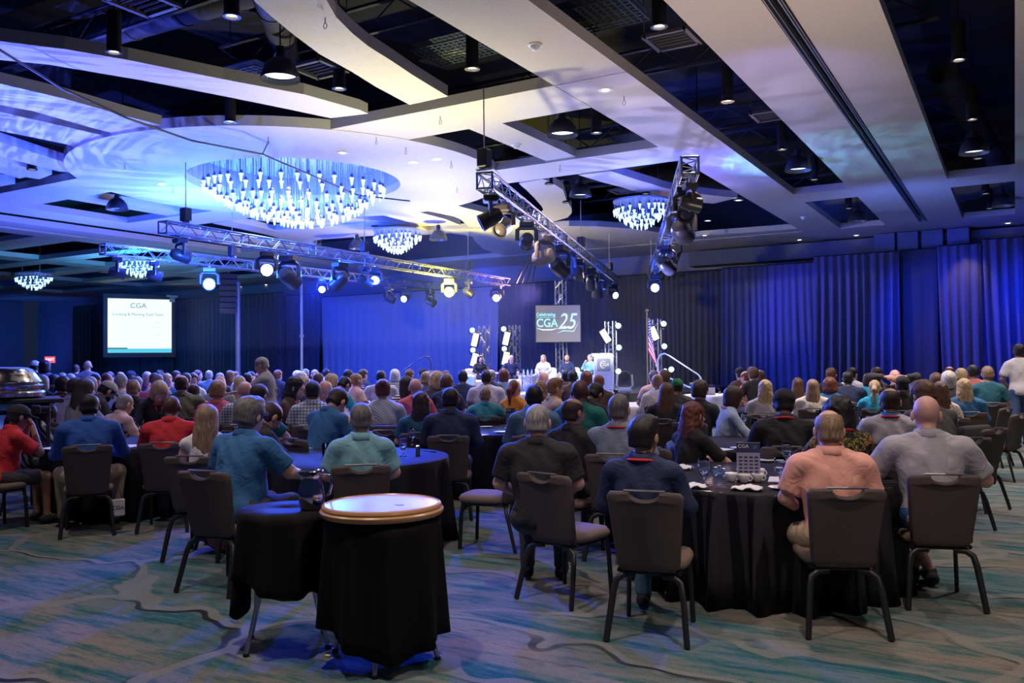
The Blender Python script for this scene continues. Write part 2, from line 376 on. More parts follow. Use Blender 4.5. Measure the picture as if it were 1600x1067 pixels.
def hand_raw(h,curl):
    k=(h,curl)
    if k in HANDC: return HANDC[k]
    f=Field((-.07,-.04,-.09),(.06,.21,.05),h)
    f.cone((0,-.02,0),(0,.02,0),.024,.026,.02); f.ell((0,.055,0),(.043,.05,.016),k=.015); f.ell((-.03,.035,-.008),(.017,.03,.016),k=.012)
    for i,(x,l) in enumerate(((-.031,.078),(-.010,.086),(.011,.080),(.031,.062))):
        a=np.array([x,.092-abs(i-1)*.004,0]); c1=curl*.7; c2=curl*1.7; sp=(i-1.4)*.05
        b=a+np.array([sp*.5*l,math.cos(c1)*l*.52,-math.sin(c1)*l*.52]); c=b+np.array([0,math.cos(c2)*l*.48,-math.sin(c2)*l*.48])
        f.cone(a,b,.0095,.0085,.004,pad=.03); f.cone(b,c,.0085,.0068,.004,pad=.03)
    f.cone((-.03,.03,-.006),(-.058,.066,-.016),.013,.0105,.01,pad=.03); f.cone((-.058,.066,-.016),(-.056,.098,-.026),.0105,.008,.004,pad=.03)
    f.G[0]=f.G[-1]=.5; f.G[:,0]=.5; f.G[:,-1]=.5; f.G[:,:,0]=f.G[:,:,-1]=.5
    HANDC[k]=snets(f.G,*f.ax); return HANDC[k]
def hand_at(w,d,up,left,h,curl,scale=1.0):
    V,Q=hand_raw(h,curl); d=np.array(d,float); d/=np.linalg.norm(d); up=np.array(up,float); up-=up.dot(d)*d; up/=np.linalg.norm(up)+1e-9
    x=np.cross(d,up); V=V*scale
    if left: V=V*np.array([-1,1,1]); Q=Q[:,::-1]
    return (V[:,:1]*x+V[:,1:2]*d+V[:,2:]*up+np.array(w)),Q
ARMS={ # elbow and wrist for the right side (x>0) in the upright trunk frame, hand 'up' direction, curl
 'lap':((.27,.05,.79),(.12,.27,.67),(0,0,1),.5),'table':((.29,.22,.80),(.15,.42,.83),(0,0,1),.35),'fold':((.27,.24,.84),(.02,.40,.86),(0,.3,1),.8),
 'clap':((.25,.22,.86),(.03,.36,1.05),(1,0,.1),.12),'face':((.22,.25,.90),(.07,.15,1.17),(.6,.8,0),.9),'chin':((.22,.30,.86),(.06,.17,1.06),(.5,.9,0),.9),
 'head':((.33,-.02,1.26),(.14,-.10,1.25),(0,-1,.3),.5),'hang':((.26,-.04,.74),(.26,.04,.52),(1,0,0),.5),'down':((.255,-.04,.74),(.25,.03,.50),(1,0,0),.5),
 'hip':((.27,.0,.75),(.17,.18,.66),(0,0,1),.8),'reach':((.27,.20,.86),(.20,.46,.86),(0,0,1),.4),'mic':((.25,.12,.84),(.08,.2,1.03),(.5,.8,0),1.1),'wide':((.34,.12,.80),(.24,.36,.80),(0,0,1),.4)}
def rx(a): return Matrix.Rotation(a,4,'X')
def rz(a): return Matrix.Rotation(a,4,'Z')
class Pose:
    def __init__(s,stand=False,lean=.08,hy=0,hp=0,arms='lap',arms2=None,legs='sit',w=1.0,fem=False,roll=0):
        s.stand=stand; s.w=w; s.fem=fem; z0=.54 if not stand else .95; s.z0=z0
        up=z0-.54
        piv=Matrix.Translation((0,0,z0)); s.U=piv@Matrix.Rotation(roll,4,'Y')@rx(-lean)@Matrix.Translation((0,0,-.54))   # trunk frame -> figure
        nk=Matrix.Translation((0,-.015,1.10)); s.H=s.U@nk@rz(math.radians(-hy))@rx(-hp+lean*.55)@Matrix.Translation((0,.03,.132))@Matrix.Scale(1.10,4)
        s.arms=[]
        for side,nm in ((1,arms),(-1,arms2 or arms)):
            e,wv,u,c=ARMS[nm]; sh=s.T((side*.185*w,-.01,1.005)); E=s.T((side*e[0]*(.6+.4*w),e[1],e[2])); Wr=s.T((side*wv[0],wv[1],wv[2]))
            s.arms.append((sh,E,Wr,(s.U.to_3x3()@Vector((side*u[0],u[1],u[2]))),side<0,c))
        s.legs=[]
        for side in(1,-1):
            if stand:
                st={'sit':(.02,-.02),'walk':(.16*side,-.14+.14*side)}[legs if legs=='walk' else 'sit']
                s.legs.append(((side*.09,0,.92),(side*.105,.03+st[0]*.6,.50),(side*.105,-.02+st[0]+st[1]*.3,.09),(0,1)))
            elif legs=='cross' and side==1: s.legs.append(((.09,.02,.54),(.02,.43,.70),(-.18,.62,.34),(-.2,.95)))
            elif legs=='tuck': s.legs.append(((side*.09,.02,.54),(side*.15,.43,.53),(side*.13,.24,.10),(0,1)))
            elif legs=='ankle': s.legs.append(((side*.09,.02,.54),(side*.17,.43,.53),(-side*.05,.40+.05*side,.10),(side*.1,1)))
            elif legs=='spread': s.legs.append(((side*.10,.02,.54),(side*.26,.41,.53),(side*.24,.38,.09),(side*.25,1)))
            else: s.legs.append(((side*.09,.02,.54),(side*.13,.45,.53),(side*.13,.46,.09),(side*.1,1)))
    def T(s,p): return s.U@Vector(p)
    def trunk(s,f,g=0.0):
        w=s.w; U=s.U; b=max(0,w-1)
        f.ell((0,-.01,.56),(.168*(.5+.5*w)+g,.135+g,.125+g),U,k=.05)
        f.ell((0,.012+b*.10,.71),((.142 if not s.fem else .122)*w+g,.112+b*.30+g,.17+g),U,k=.06)
        f.ell((0,-.008,.90),((.168 if not s.fem else .145)*w+g,.112+b*.08+g,.185+g),U,k=.06)
        if s.fem: f.ell((0,.07,.90),(.12+g,.065+g,.07+g),U,k=.05)
        sw=.145*w if not s.fem else .125*w
        f.cone(s.T((-sw,-.015,1.01)),s.T((sw,-.015,1.01)),.063+g,.063+g,.05)
        f.cone(s.T((-.08,-.02,1.05)),s.T((0,-.02,1.085)),.05+g,.052+g,.04); f.cone(s.T((.08,-.02,1.05)),s.T((0,-.02,1.085)),.05+g,.052+g,.04)
BODYC={}
def quant(p): return p
def body_meshes(key,pp,h,sleeve,bottoms,want=('body','shirt','trousers','shoes')):
    """meshes of one figure: skin body, shirt, trousers and shoes"""
    k=(key,h,sleeve,bottoms)
    if k in BODYC: return BODYC[k]
    P=Pose(**pp); hi=h<.0165
    top=1.62 if not P.stand else 2.02
    lo=(-.52,-.36,-.04); hiB=(.52,.86,top)
    hc=np.array(P.H.translation); fine=(hc-np.array([.10,.13,.14]),hc+np.array([.11,.15,.15]),2 if hi else (2 if h<.025 else 1.6))
    f=Field(lo,hiB,h,fine); P.trunk(f); am=.88 if P.fem else 1.0+max(0,P.w-1)*.6
    ex=[]
    for sh,E,Wr,u,lf,c in P.arms:
        f.cone(sh,E,.052*am,.042*am,.03); f.cone(E,Wr,.043*am,.027*am,.02)
        ex.append(hand_at(Wr,Wr-E,u,lf,.007 if hi else .011,c,.92 if P.fem else 1.0))
    for hp_,kn,an,td in P.legs:
        f.cone(hp_,kn,.083*am,.056*am,.04); f.cone(kn,an,.056*am,.036,.02); f.cone(an,(an[0]+td[0]*.14,an[1]+td[1]*.14,an[2]-.045),.036,.028,.02)
    H=P.H
    def hl(p): return H@Vector(p)
    f.cone(P.T((0,-.02,1.07)),hl((0,-.02,-.06)),.058 if not P.fem else .048,.054 if not P.fem else .046,.03)
    f.ell((0,-.016,.03),(.075,.095,.088),H,k=.02); f.ell((0,.022,-.04),(.059,.066,.078),H,k=.03); f.cone(hl((0,.062,-.095)),hl((0,.055,-.09)),.021,.021,.02)
    f.ell((.08,-.008,-.008),(.012,.021,.033),H,k=.006,pad=.03); f.ell((-.08,-.008,-.008),(.012,.021,.033),H,k=.006,pad=.03)
    f.cone(hl((0,.082,.012)),hl((0,.103,-.028)),.008,.0145,.012,pad=.03); f.cone(hl((-.036,.072,.024)),hl((.036,.072,.024)),.011,.011,.012,pad=.03)
    for sx in(-1,1): f.ell((sx*.031,.094,.006),(.016,.014,.011),H,k=.01,mode='s',pad=.03)
    f.ell((0,.083,-.062),(.024,.010,.008),H,k=.006,pad=.03); f.ell((0,.094,-.0625),(.02,.008,.0018),H,k=.004,mode='s',pad=.02)
    R={'body':f.mesh('body',ex),'P':P}
    # shirt
    g=.014; f=Field(lo,hiB,h*1.05); P.trunk(f,g)
    f2=Field(lo,hiB,h*1.05)
    for sh,E,Wr,u,lf,c in P.arms:
        E_=np.array(E); S_=np.array(sh); W_=np.array(Wr)
        if sleeve=='long': f2.cone(S_,E_,(.052*am+g),(.044*am+g),.04); f2.cone(E_,W_,.045*am+g,.032+g*.6,.02); q=W_-(W_-E_)*.03; n=W_-E_; r=.09
        elif sleeve=='short': f2.cone(S_,S_+(E_-S_)*.78,(.056*am+g),(.052*am+g*1.7),.04); q=S_+(E_-S_)*.80; n=E_-S_; r=.13
        else: f2.cone(S_,S_+(E_-S_)*.1,.055*am+g,.05*am+g,.03); q=S_+(E_-S_)*.12; n=E_-S_; r=.13
        n=n/np.linalg.norm(n); f2.plane(q,n,q-r,q+r)
    d=f2.G; hh=np.clip(.5+.5*(f.G-d)/.03,0,1); f.G=f.G*(1-hh)+d*hh-.03*hh*(1-hh)
    f.warp(lambda X,Y,Z:.0035*np.sin(31*Z+7*np.sin(8*X)+5*np.sin(8*Y))+0.0036*np.sin(21*(Z+.9*np.abs(X))+4*np.sin(7*X+3))*np.clip(1.5-2.0*np.abs(Z-(.72+P.z0-.54)),0,1))
    f.cone(P.T((0,.0,1.10)),hl((0,-.01,0)),.060,.07,.008,'s'); f.cone(P.T((0,.03,1.10)),P.T((0,.10,1.09)),.045,.05,.01,'s')
    f.plane((0,0,P.z0-.06),(0,0,-1))
    R['shirt']=f.mesh('shirt')
    # trousers
    f=Field(lo,(.52,.86,P.z0+.2),h*1.1); U=P.U; w=P.w; b=max(0,w-1)
    f.ell((0,-.01,.56),(.175*(.5+.5*w)+.004,.142,.125),U,k=.05); f.ell((0,.012+b*.1,.68),(.135*w,.105+b*.28,.11),U,k=.05)
    for hp_,kn,an,td in P.legs:
        hp_,kn,an=map(np.array,(hp_,kn,an))
        f.cone(hp_,kn,.083*am+.014,.056*am+.016,.04)
        if bottoms=='long': f.cone(kn,an,.056*am+.016,.055,.02)
    f.warp(lambda X,Y,Z:.003*np.sin(30*Y+20*Z+5*np.sin(9*X)))
    for hp_,kn,an,td in P.legs:
        hp_,kn,an=map(np.array,(hp_,kn,an))
        if bottoms=='long': n=(an-kn)/np.linalg.norm(an-kn); q=an+n*.0; f.plane(q,n,q-np.array([.10]*3),q+np.array([.10]*3))
        else: n=(kn-hp_)/np.linalg.norm(kn-hp_); q=hp_+(kn-hp_)*.86; f.plane(q,n,q-np.array([.12]*3),q+np.array([.12]*3))
    R['trousers']=f.mesh('trousers')
    R['shoe']=[]
    for hp_,kn,an,td in P.legs:
        fl=.045 if an[2]<.2 else an[2]-.05; t=np.array([td[0],td[1],0]); a=np.array([an[0],an[1],fl+.01])
        f=Field(a-.22,a+.24,h*.9)
        f.cone(a-t*.04,a+t*.14,.046,.038,.02); f.cone(a+t*.03+np.array([0,0,.012]),np.array(an)+np.array([0,0,.0]),.044,.042,.02)
        if an[2]<.2: f.plane((0,0,.004),(0,0,-1))
        R['shoe'].append(f.mesh('shoe'))
    BODYC[k]=R; return R
HAIRC={}
def hair_mesh(style,h):
    "in the head frame"
    k=(style,h)
    if k in HAIRC: return HAIRC[k]
    f=Field((-.19,-.24,-.56),(.19,.26,.21),h)
    if style in('short','thick','balding','buzz','pony','bun','part'):
        t={'short':.008,'thick':.02,'balding':.006,'buzz':.004,'pony':.010,'bun':.011,'part':.009}[style]
        f.ell((0,-.018,.033),(.076+t,.096+t,.087+t),k=.01); f.ell((0,-.05,-.035),(.066+t,.055+t,.055+t),k=.02)
        if style=='thick': f.ell((0,.04,.10),(.06,.05,.035),k=.03)
        if style=='part': f.ell((.015,.03,.10),(.055,.06,.024),k=.04)
        if style=='pony': f.cone((0,-.10,.03),(0,-.155,-.02),.03,.035,.02); f.cone((0,-.155,-.02),(0,-.13,-.22),.036,.014,.02)
        if style=='bun': f.ell((0,-.10,.075),(.05,.045,.045),k=.02)
    elif style=='bob': f.ell((0,-.02,.03),(.094,.112,.104),k=.01); f.ell((0,-.025,-.05),(.098,.092,.105),k=.03)
    elif style=='curly': f.ell((0,-.02,.03),(.105,.118,.108),k=.01); f.ell((0,-.03,-.06),(.115,.10,.115),k=.03)
    elif style in('long','wavy'):
        f.ell((0,-.02,.03),(.090,.110,.101),k=.01); f.ell((0,-.03,-.06),(.096,.092,.12),k=.03)
        f.ell((0,-.075,-.20),(.105,.052,.20),k=.05)
        if style=='long': f.ell((0,-.085,-.30),(.088,.042,.22),k=.05)
    elif style=='beard':
        f.ell((0,.032,-.068),(.060,.062,.058),k=.01); f.ell((0,.06,-.03),(.034,.05,.040),k=.01,mode='s'); f.plane((0,0,-.03),(0,0,1)); f.plane((0,0,0),(0,-1,0))
    elif style=='cap':
        f.ell((0,-.012,.040),(.090,.112,.092),k=.01); f.plane((0,0,.028),(0,.12,-1)); f.ell((0,.125,.034),(.066,.062,.009),k=.01)
    elif style=='capback':
        f.ell((0,-.012,.040),(.091,.113,.094),k=.01); f.plane((0,0,.0),(0,-.25,-1)); f.ell((0,-.125,-.005),(.045,.03,.035),k=.004,mode='s')
    if style in('curly','wavy','thick'):
        a={'curly':.009,'wavy':.006,'thick':.004}[style]; f.warp(lambda X,Y,Z:a*np.sin(75*X+2*np.sin(30*Z))*np.sin(70*Z+1.5*np.sin(40*Y))*np.cos(60*Y))
    elif style in('long','bob','pony','bun','part'): f.warp(lambda X,Y,Z:.0016*np.sin(130*X+2.5*np.sin(7*Z)))
    if style in('short','balding','buzz','pony','bun','part','thick'):
        f.ell((0,.105,-.055),(.09,.088,.108),k=.012,mode='s'); 
        for sx in(-1,1): f.ell((sx*.088,.004,-.03),(.028,.032,.045),k=.008,mode='s')
        if style!='pony': f.plane((0,0,-.075),(0,-.25,-1))
        else: f.plane((0,-.09,-.07),(0,3,-1))
        if style=='balding': f.ell((0,.03,.115),(.075,.115,.075),k=.01,mode='s')
    elif style in('bob','curly','long','wavy'):
        f.ell((0,.098,-.05),(.066,.088,.115),k=.012,mode='s')
        if style in('bob','curly'): f.plane((0,0,-.135),(0,0,-1))
    HAIRC[k]=f.mesh(style); return HAIRC[k]
# ------------------------------------------------------------------ the room
S=6.4
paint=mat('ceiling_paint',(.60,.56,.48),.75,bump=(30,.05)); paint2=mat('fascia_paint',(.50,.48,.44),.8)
black=mat('plenum_black',(.008,.008,.010),.9); dark=mat('duct_paint',(.028,.028,.034),.7)
MB().box((-20,14,-.06),(92,60,.12)).obj('floor',carpet_mat())
tag(bpy.data.objects['floor'],kind='structure')
tag(MB().box((-25,15.5,8.6),(82,42,.1)).obj('ceiling',black),kind='structure')
wallm=mat('wall_paint',(.27,.27,.33),.8)
tag(MB().box((-22,36.6,4.3),(80,.2,8.6)).obj('wall_back',wallm),kind='structure')
tag(MB().box((14,15.5,4.3),(.2,42,8.6)).obj('wall_right',wallm),kind='structure')
tag(MB().box((-64,15.5,4.3),(.2,42,8.6)).obj('wall_left',wallm),kind='structure')
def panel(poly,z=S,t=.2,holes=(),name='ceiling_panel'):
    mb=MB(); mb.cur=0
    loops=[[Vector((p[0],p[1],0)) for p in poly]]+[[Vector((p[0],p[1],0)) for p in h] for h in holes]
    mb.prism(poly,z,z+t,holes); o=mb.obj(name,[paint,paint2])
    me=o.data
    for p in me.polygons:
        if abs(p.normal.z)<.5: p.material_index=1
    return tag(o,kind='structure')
def R4(x0,x1,y0,y1): return [(x0,y0),(x1,y0),(x1,y1),(x0,y1)]
XM=lambda x:-32.2-x
YM=lambda y:32.5-y
panel(R4(-6.75,-5.42,-2,33)); panel(R4(XM(-5.42),XM(-6.75),-2,33))
for x0,x1 in((-3.9,-2.8),(-2.53,-1.46)): panel(R4(x0,x1,-2,33)); panel(R4(XM(x1),XM(x0),-2,33))
panel(R4(.1,1.5,-2,33))
panel(R4(-62,12,33,36.5)) 
for y0,y1 in((13,14.5),(18,19.5)):
    panel(R4(-13.2,-6.75,y0,y1)); panel(R4(XM(-6.75),-19.0,y0,y1)); panel(R4(-50,XM(-1.46),y0,y1))
for x0,x1 in((-1.46,.1),(-5.42,-3.9),(1.5,12)): panel(R4(x0,x1,25.4,26.8))
for x0,x1 in((XM(-.1),XM(-1.46)),(XM(-3.9),XM(-5.42))): panel(R4(min(x0,x1),max(x0,x1),25.4,26.8))
C0=(-16.1,16.3)
def circ(r,n=64,c=C0): return [(c[0]+r*math.cos(2*PI*i/n),c[1]+r*math.sin(2*PI*i/n)) for i in range(n)]
panel(circ(5.37,72),S-.012,.21,[circ(2.72,48)[::-1]])
# curved ribs, each traced once and repeated in the mirror halves of the room
def pxw(l): return [tuple(PT(u,v,S)[:2]) for u,v in l]
RIB1=pxw([(478,-70),(490,-35),(507,0),(525,32),(550,57),(575,77),(612,100),(650,125),(700,155),(640,168),(587,140),(550,117),(500,90),(462,62),(425,32),(400,10),(372,-22),(335,-70)])
RIB2=[(-16.2,5.0),(-14.3,6.1)]+pxw([(0,70),(100,82),(200,99),(350,129),(475,152),(562,176),(575,182),(517,189),(507,187),(450,175),(350,155),(225,131),(75,106),(0,99)])+[(-14.9,6.9),(-16.6,6.0)]
RIB3=[(-15.3,6.4)]+pxw([(0,136),(100,159),(200,187),(340,222),(255,231),(150,206),(50,178),(0,169)])+[(-16.6,7.2)]
RIB4=[(-16.7,7.6)]+pxw([(0,180),(112,205),(200,225),(250,238),(187,252),(100,229),(0,209)])+[(-18.0,8.3)]
RIB5=[(-18.0,8.6)]+pxw([(0,226),(75,250),(125,265),(135,276),(92,272),(0,249)])+[(-19.2,9.4)]
RIB6=[(-19.6,9.5),(-20.2,10.6),(-20.9,12.4),(-21.9,12.4),(-21.3,10.9),(-20.8,9.9)]
for i,r in enumerate((RIB1,RIB2,RIB3,RIB4,RIB5,RIB6)):
    z=S+.05+.004*i
    panel(r,z,.2,name='ceiling_rib'); panel([(x,YM(y)) for x,y in r],z,.2,name='ceiling_rib')
    if i<2:
        panel([(XM(x),y) for x,y in r],z+.01,.2,name='ceiling_rib'); panel([(XM(x),YM(y)) for x,y in r],z+.01,.2,name='ceiling_rib')
panel([(-9.6,14.3),(-8.8,14.3),(-8.8,18.1),(-9.6,18.1)],S+.05,.2,name='ceiling_rib'); panel([(XM(-9.6),14.3),(XM(-8.8),14.3),(XM(-8.8),18.1),(XM(-9.6),18.1)],S+.05,.2,name='ceiling_rib')
panel([(-17.6,25.0),(-15.4,26.6),(-13.5,27.0),(-12.7,27.6),(-11.8,28.9),(-10.8,32.0),(-6.75,32.3),(-6.75,33.1),(-19.8,33.1),(-19.5,31.5),(-19.3,30.5),(-18.3,28.3),(-17.7,27.2),(-17.9,26)],S+.02)
panel([(-22.6,21.9),(-20.0,22.4),(-19.0,22.8),(-17.9,24.2),(-18.6,26),(-20.5,25.0),(-22.9,24.6),(-24.1,24.8)],S+.03)
# long soffits of the far half of the room
for y0,y1 in((22.0,23.0),(25.2,26.4),(29.2,30.2)): panel(R4(-60,-31,y0,y1),S-.02)
for x in(-38,-46,-54): panel(R4(x-.7,x+.7,10,33),S+.01)
panel([(-40.5,27.0),(-36.5,26.2),(-33.5,27.6),(-36.5,29.4),(-40.5,29.4)],S+.04)
# recess over the chandelier
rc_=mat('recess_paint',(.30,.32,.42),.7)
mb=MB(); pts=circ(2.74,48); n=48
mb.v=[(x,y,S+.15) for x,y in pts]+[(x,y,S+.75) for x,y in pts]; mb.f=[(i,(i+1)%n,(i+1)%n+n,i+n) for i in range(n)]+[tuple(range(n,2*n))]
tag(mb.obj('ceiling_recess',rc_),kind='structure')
# movable-wall track between the two long soffits
rail=mat('rail_metal',(.55,.6,.65),.35,.8)
for xs in ((-2.8,-2.53),(XM(-2.53),XM(-2.8))):
    tk=MB().box(((xs[0]+xs[1])/2,15.5,S+.28),(xs[1]-xs[0],35,.05)).obj('ceiling_track',black); tag(tk,kind='structure')
    for x,z,w in((xs[0]+.03,S+.03,.014),(xs[0]+.075,S+.06,.014),(xs[1]-.03,S+.03,.014),(xs[1]-.085,S+.06,.02)):
        MB().box((x,15.5,z),(w,35,.09)).obj('track_rail',rail,tk)
# drywall seams and small ceiling hardware
seam=mat('seam',(.25,.22,.2),.8)
tag(MB().box((-6.08,13.0,S-.001),(1.33,.012,.006)).obj('trim_1',seam),kind='structure'); tag(MB().box((-6.75,13.75,S-.001),(.012,1.5,.006)).obj('trim_2',seam),kind='structure')
# header boxes above the drape
for i,x in enumerate((-4.18,-3.38,-2.55,-1.70)):
    tag(MB().rbox((x,35.3,5.98),(.72,.5,.78),.02).obj('ceiling_header',mat('header_blue',(.12,.14,.24),.7)),kind='structure')
tag(MB().box((-3.0,35.9,5.98),(18,.9,.62)).obj('ceiling_header',mat('header_dark',(.10,.11,.16),.8)),kind='structure')
# baseboard light strip on the wall seen left
# ------------------------------------------------------------------ plenum above the soffits
def duct(a,b,r):
    mb=MB(); mb.tube([a,b],r,14); n=int((Vector(b)-Vector(a)).length/1.2)
    for i in range(1,n):
        p=Vector(a).lerp(Vector(b),i/n); d=(Vector(b)-Vector(a)).normalized()*.03; mb.tube([p-d,p+d],r*1.06,14)
    return tag(mb.obj('air_duct',dark,autos=40),kind='structure')
for a,b,r in (((-30,4,7.6),(-6,4,7.6),.35),((-26,9.0,7.7),(-7,9.8,7.7),.28),((-12,12.0,7.5),(-7.2,6,7.5),.25),((-14,16.2,7.6),(-7,16.2,7.6),.25),((-12.5,21,7.4),(-7,28,7.4),.4),((-12.8,24,7.3),(-6.9,21.2,7.3),.32),((-20,22,7.6),(-26,29,7.6),.4),((-5.3,0,7.9),(-4.1,32,7.9),.2),((-1.2,20,7.7),(-.2,32,7.7),.3)): duct(a,b,r)
def joist(y,x0,x1,z=7.7,h=.5):
    mb=MB(); mb.box(((x0+x1)/2,y,z+h/2),(x1-x0,.08,.05)); mb.box(((x0+x1)/2,y,z-h/2),(x1-x0,.08,.05)); n=int((x1-x0)/.7)
    for i in range(n):
        a=x0+(x1-x0)*i/n; b=x0+(x1-x0)*(i+1)/n; s_=1 if i%2 else -1
        mb.tube([(a,y,z-h/2*s_),(b,y,z+h/2*s_)],.016,5)
    return tag(mb.obj('roof_joist',dark),kind='structure')
for y in (2,4.4,6.8,9.2,11.6,16.2,21,23.4,25.8,28.2,30.6): joist(y,-13.5 if y>11 else -28,-1.0)
grille=mat('grille_metal',(.12,.15,.15),.4,.6)
def grid_panel(c,w,d):
    g=thing('vent_grille',None,'vent',c)
    mb=MB()
    for i in range(13): mb.box((-w/2+w*i/12,0,0),(.02,d,.02))
    for j in range(9): mb.box((0,-d/2+d*j/8,0),(w,.02,.02))
    mb.obj('grating',grille,g); MB().box((0,0,.12),(w,d,.02)).obj('backing',mat('grille_back',(.02,.03,.05),.5),g); return g
for c,w,d,l in ((PT(380,125,7.0),1.6,.9,'blue lit metal grating above the curved rib by the dome lamp'),(PT(330,172,7.0),2.0,.7,'long blue lit metal grating over the second curved rib'),(PT(712,80,7.0),1.3,.9,'greenish metal grating deep in the opening beside the broad cream soffit'),(PT(930,28,7.0),1.4,1.0,'perforated metal grating at the top of the black gap right of the cream beam'),(PT(985,215,7.0),.9,.7,'small blue grating in the opening with two lamps above centre')):
    g=grid_panel(c,w,d); tag(g,l,'vent','gratings above the open ceiling')
vf=mat('vent_frame',(.07,.07,.08),.6)
for i,(u,v,l) in enumerate(((222,4,'square black air vent at the top beside the ceiling rods'),(498,108,'square air vent above the first curved rib near the dome lamp'),(1050,62,'square air vent in the black gap right of the bright downlight'),(1205,180,'square air vent low in the black gap right of the cream beam'),(885,293,'square air vent over the small chandelier opening'),(975,298,'flat rectangular vent beside the small chandelier'))):
    c=PT(u,v,6.75); g=thing('air_vent',l,'vent',c,0,'square air vents in the open ceiling')
    mb=MB(); w=.34
    for s_ in(-1,1): mb.box((s_*w,0,0),(.07,w*2+.07,.05)); mb.box((0,s_*w,0),(w*2,.07,.05))
    mb.obj('frame',vf,g)
    for sx in(-1,1):
        for sy in(-1,1): MB().tube([(sx*w,sy*w,0),(sx*w,sy*w,1.78)],.008,5).obj('hanger',vf,g)
    for k in range(5): MB().box((0,-.24+.12*k,.02),(w*1.9,.03,.03),Matrix.Rotation(.5,3,'X')).obj('slat',vf,g)
# ------------------------------------------------------------------ drapes
def drape(name,x0,x1,y,z1,m,amp=.09,per=.32,label=None,seed=0,z0=.02,kind='structure',bow=0):
    r=random.Random(seed); n=max(8,int((x1-x0)/.045)); nz=7; V=[];ph=[]
    a=0; 
    for i in range(n+1): a+=2*PI*.045/per*(r.random()*.9+.55); ph.append(a)
    am=[.35+.65*abs(math.sin(i*.013+seed)) for i in range(n+1)]
    for j in range(nz+1):
        t=j/nz; z=z0+(z1-z0)*(1-t)
        for i in range(n+1):
            x=x0+(x1-x0)*i/n; sway=math.sin(i*.11+t*.9+seed)*.05*t
            yy=y-amp*am[i]*(.45+.75*t)*(math.sin(ph[i]+.35*t*math.sin(i*.02))+.35*math.sin(ph[i]*2.3+1))-bow*t
            V.append((x+sway+.12*t*t*math.sin(i*.035+seed),yy,z))
    me=bpy.data.meshes.new(name); me.from_pydata(V,[],[(j*(n+1)+i,(j+1)*(n+1)+i,(j+1)*(n+1)+i+1,j*(n+1)+i+1) for j in range(nz) for i in range(n)])
    me.polygons.foreach_set('use_smooth',[True]*len(me.polygons))
    o=link(name,me,m); sd=o.modifiers.new('thick','SOLIDIFY'); sd.thickness=.012
    MB().tube([(x0,y,z1+.02),(x1,y,z1+.02)],.025,8).obj('curtain_rod',mat('black_metal',(.03,.03,.035),.4,.6),o)
    return tag(o,label,'curtain','pipe and drape along the back of the room')
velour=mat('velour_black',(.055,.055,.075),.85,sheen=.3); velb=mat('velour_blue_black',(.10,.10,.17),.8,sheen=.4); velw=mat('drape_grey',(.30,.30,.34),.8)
drape('drape',4.0,8.5,34.25,5.8,velb,label='blue lit drape at the right end beyond the standing man',seed=9)
drape('drape',-.9,3.95,34.2,5.75,velb,.11,.34,label='blue lit drape with a warm scallop of light at its top, behind the walking man',seed=1)
drape('drape',-2.35,-.95,34.4,5.65,velb,.07,.30,label='dark blue narrow drape between the black gap and the wide right drape',seed=2)
drape('drape',-3.6,-2.35,34.55,5.6,velour,.04,.5,label='unlit black drape filling the gap in the blue drapes',seed=3)
drape('drape',-6.6,-3.6,34.2,5.55,velb,.13,.30,label='blue drape with deep gathered folds left of the black gap',seed=4)
drape('drape',-10.2,-6.6,34.25,5.35,velb,.10,.26,label='dim blue drape fading to brown behind the stage stairs',seed=5)
drape('drape',-15.9,-10.2,34.3,5.3,velour,.06,.24,label='black drape behind the flag and the lectern',seed=6)
drape('drape',-20.9,-15.9,34.3,5.25,velour,.05,.3,label='black drape behind the hanging logo screen',seed=7)
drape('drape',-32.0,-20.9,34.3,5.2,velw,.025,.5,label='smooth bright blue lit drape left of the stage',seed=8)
drape('drape',-34.6,-32.1,34.3,5.4,velour,.05,.4,label='black drape right of the pale lit pole',seed=10)
drape('drape',-62.0-(-15),-34.8,34.3,5.6,velour,.06,.35,label='long dark drape behind the projection screen',seed=11)
drape('drape',-54.2,-47.1,34.3,5.6,velour,.07,.35,label='dark drape at the far left, beside the exit sign',seed=12)
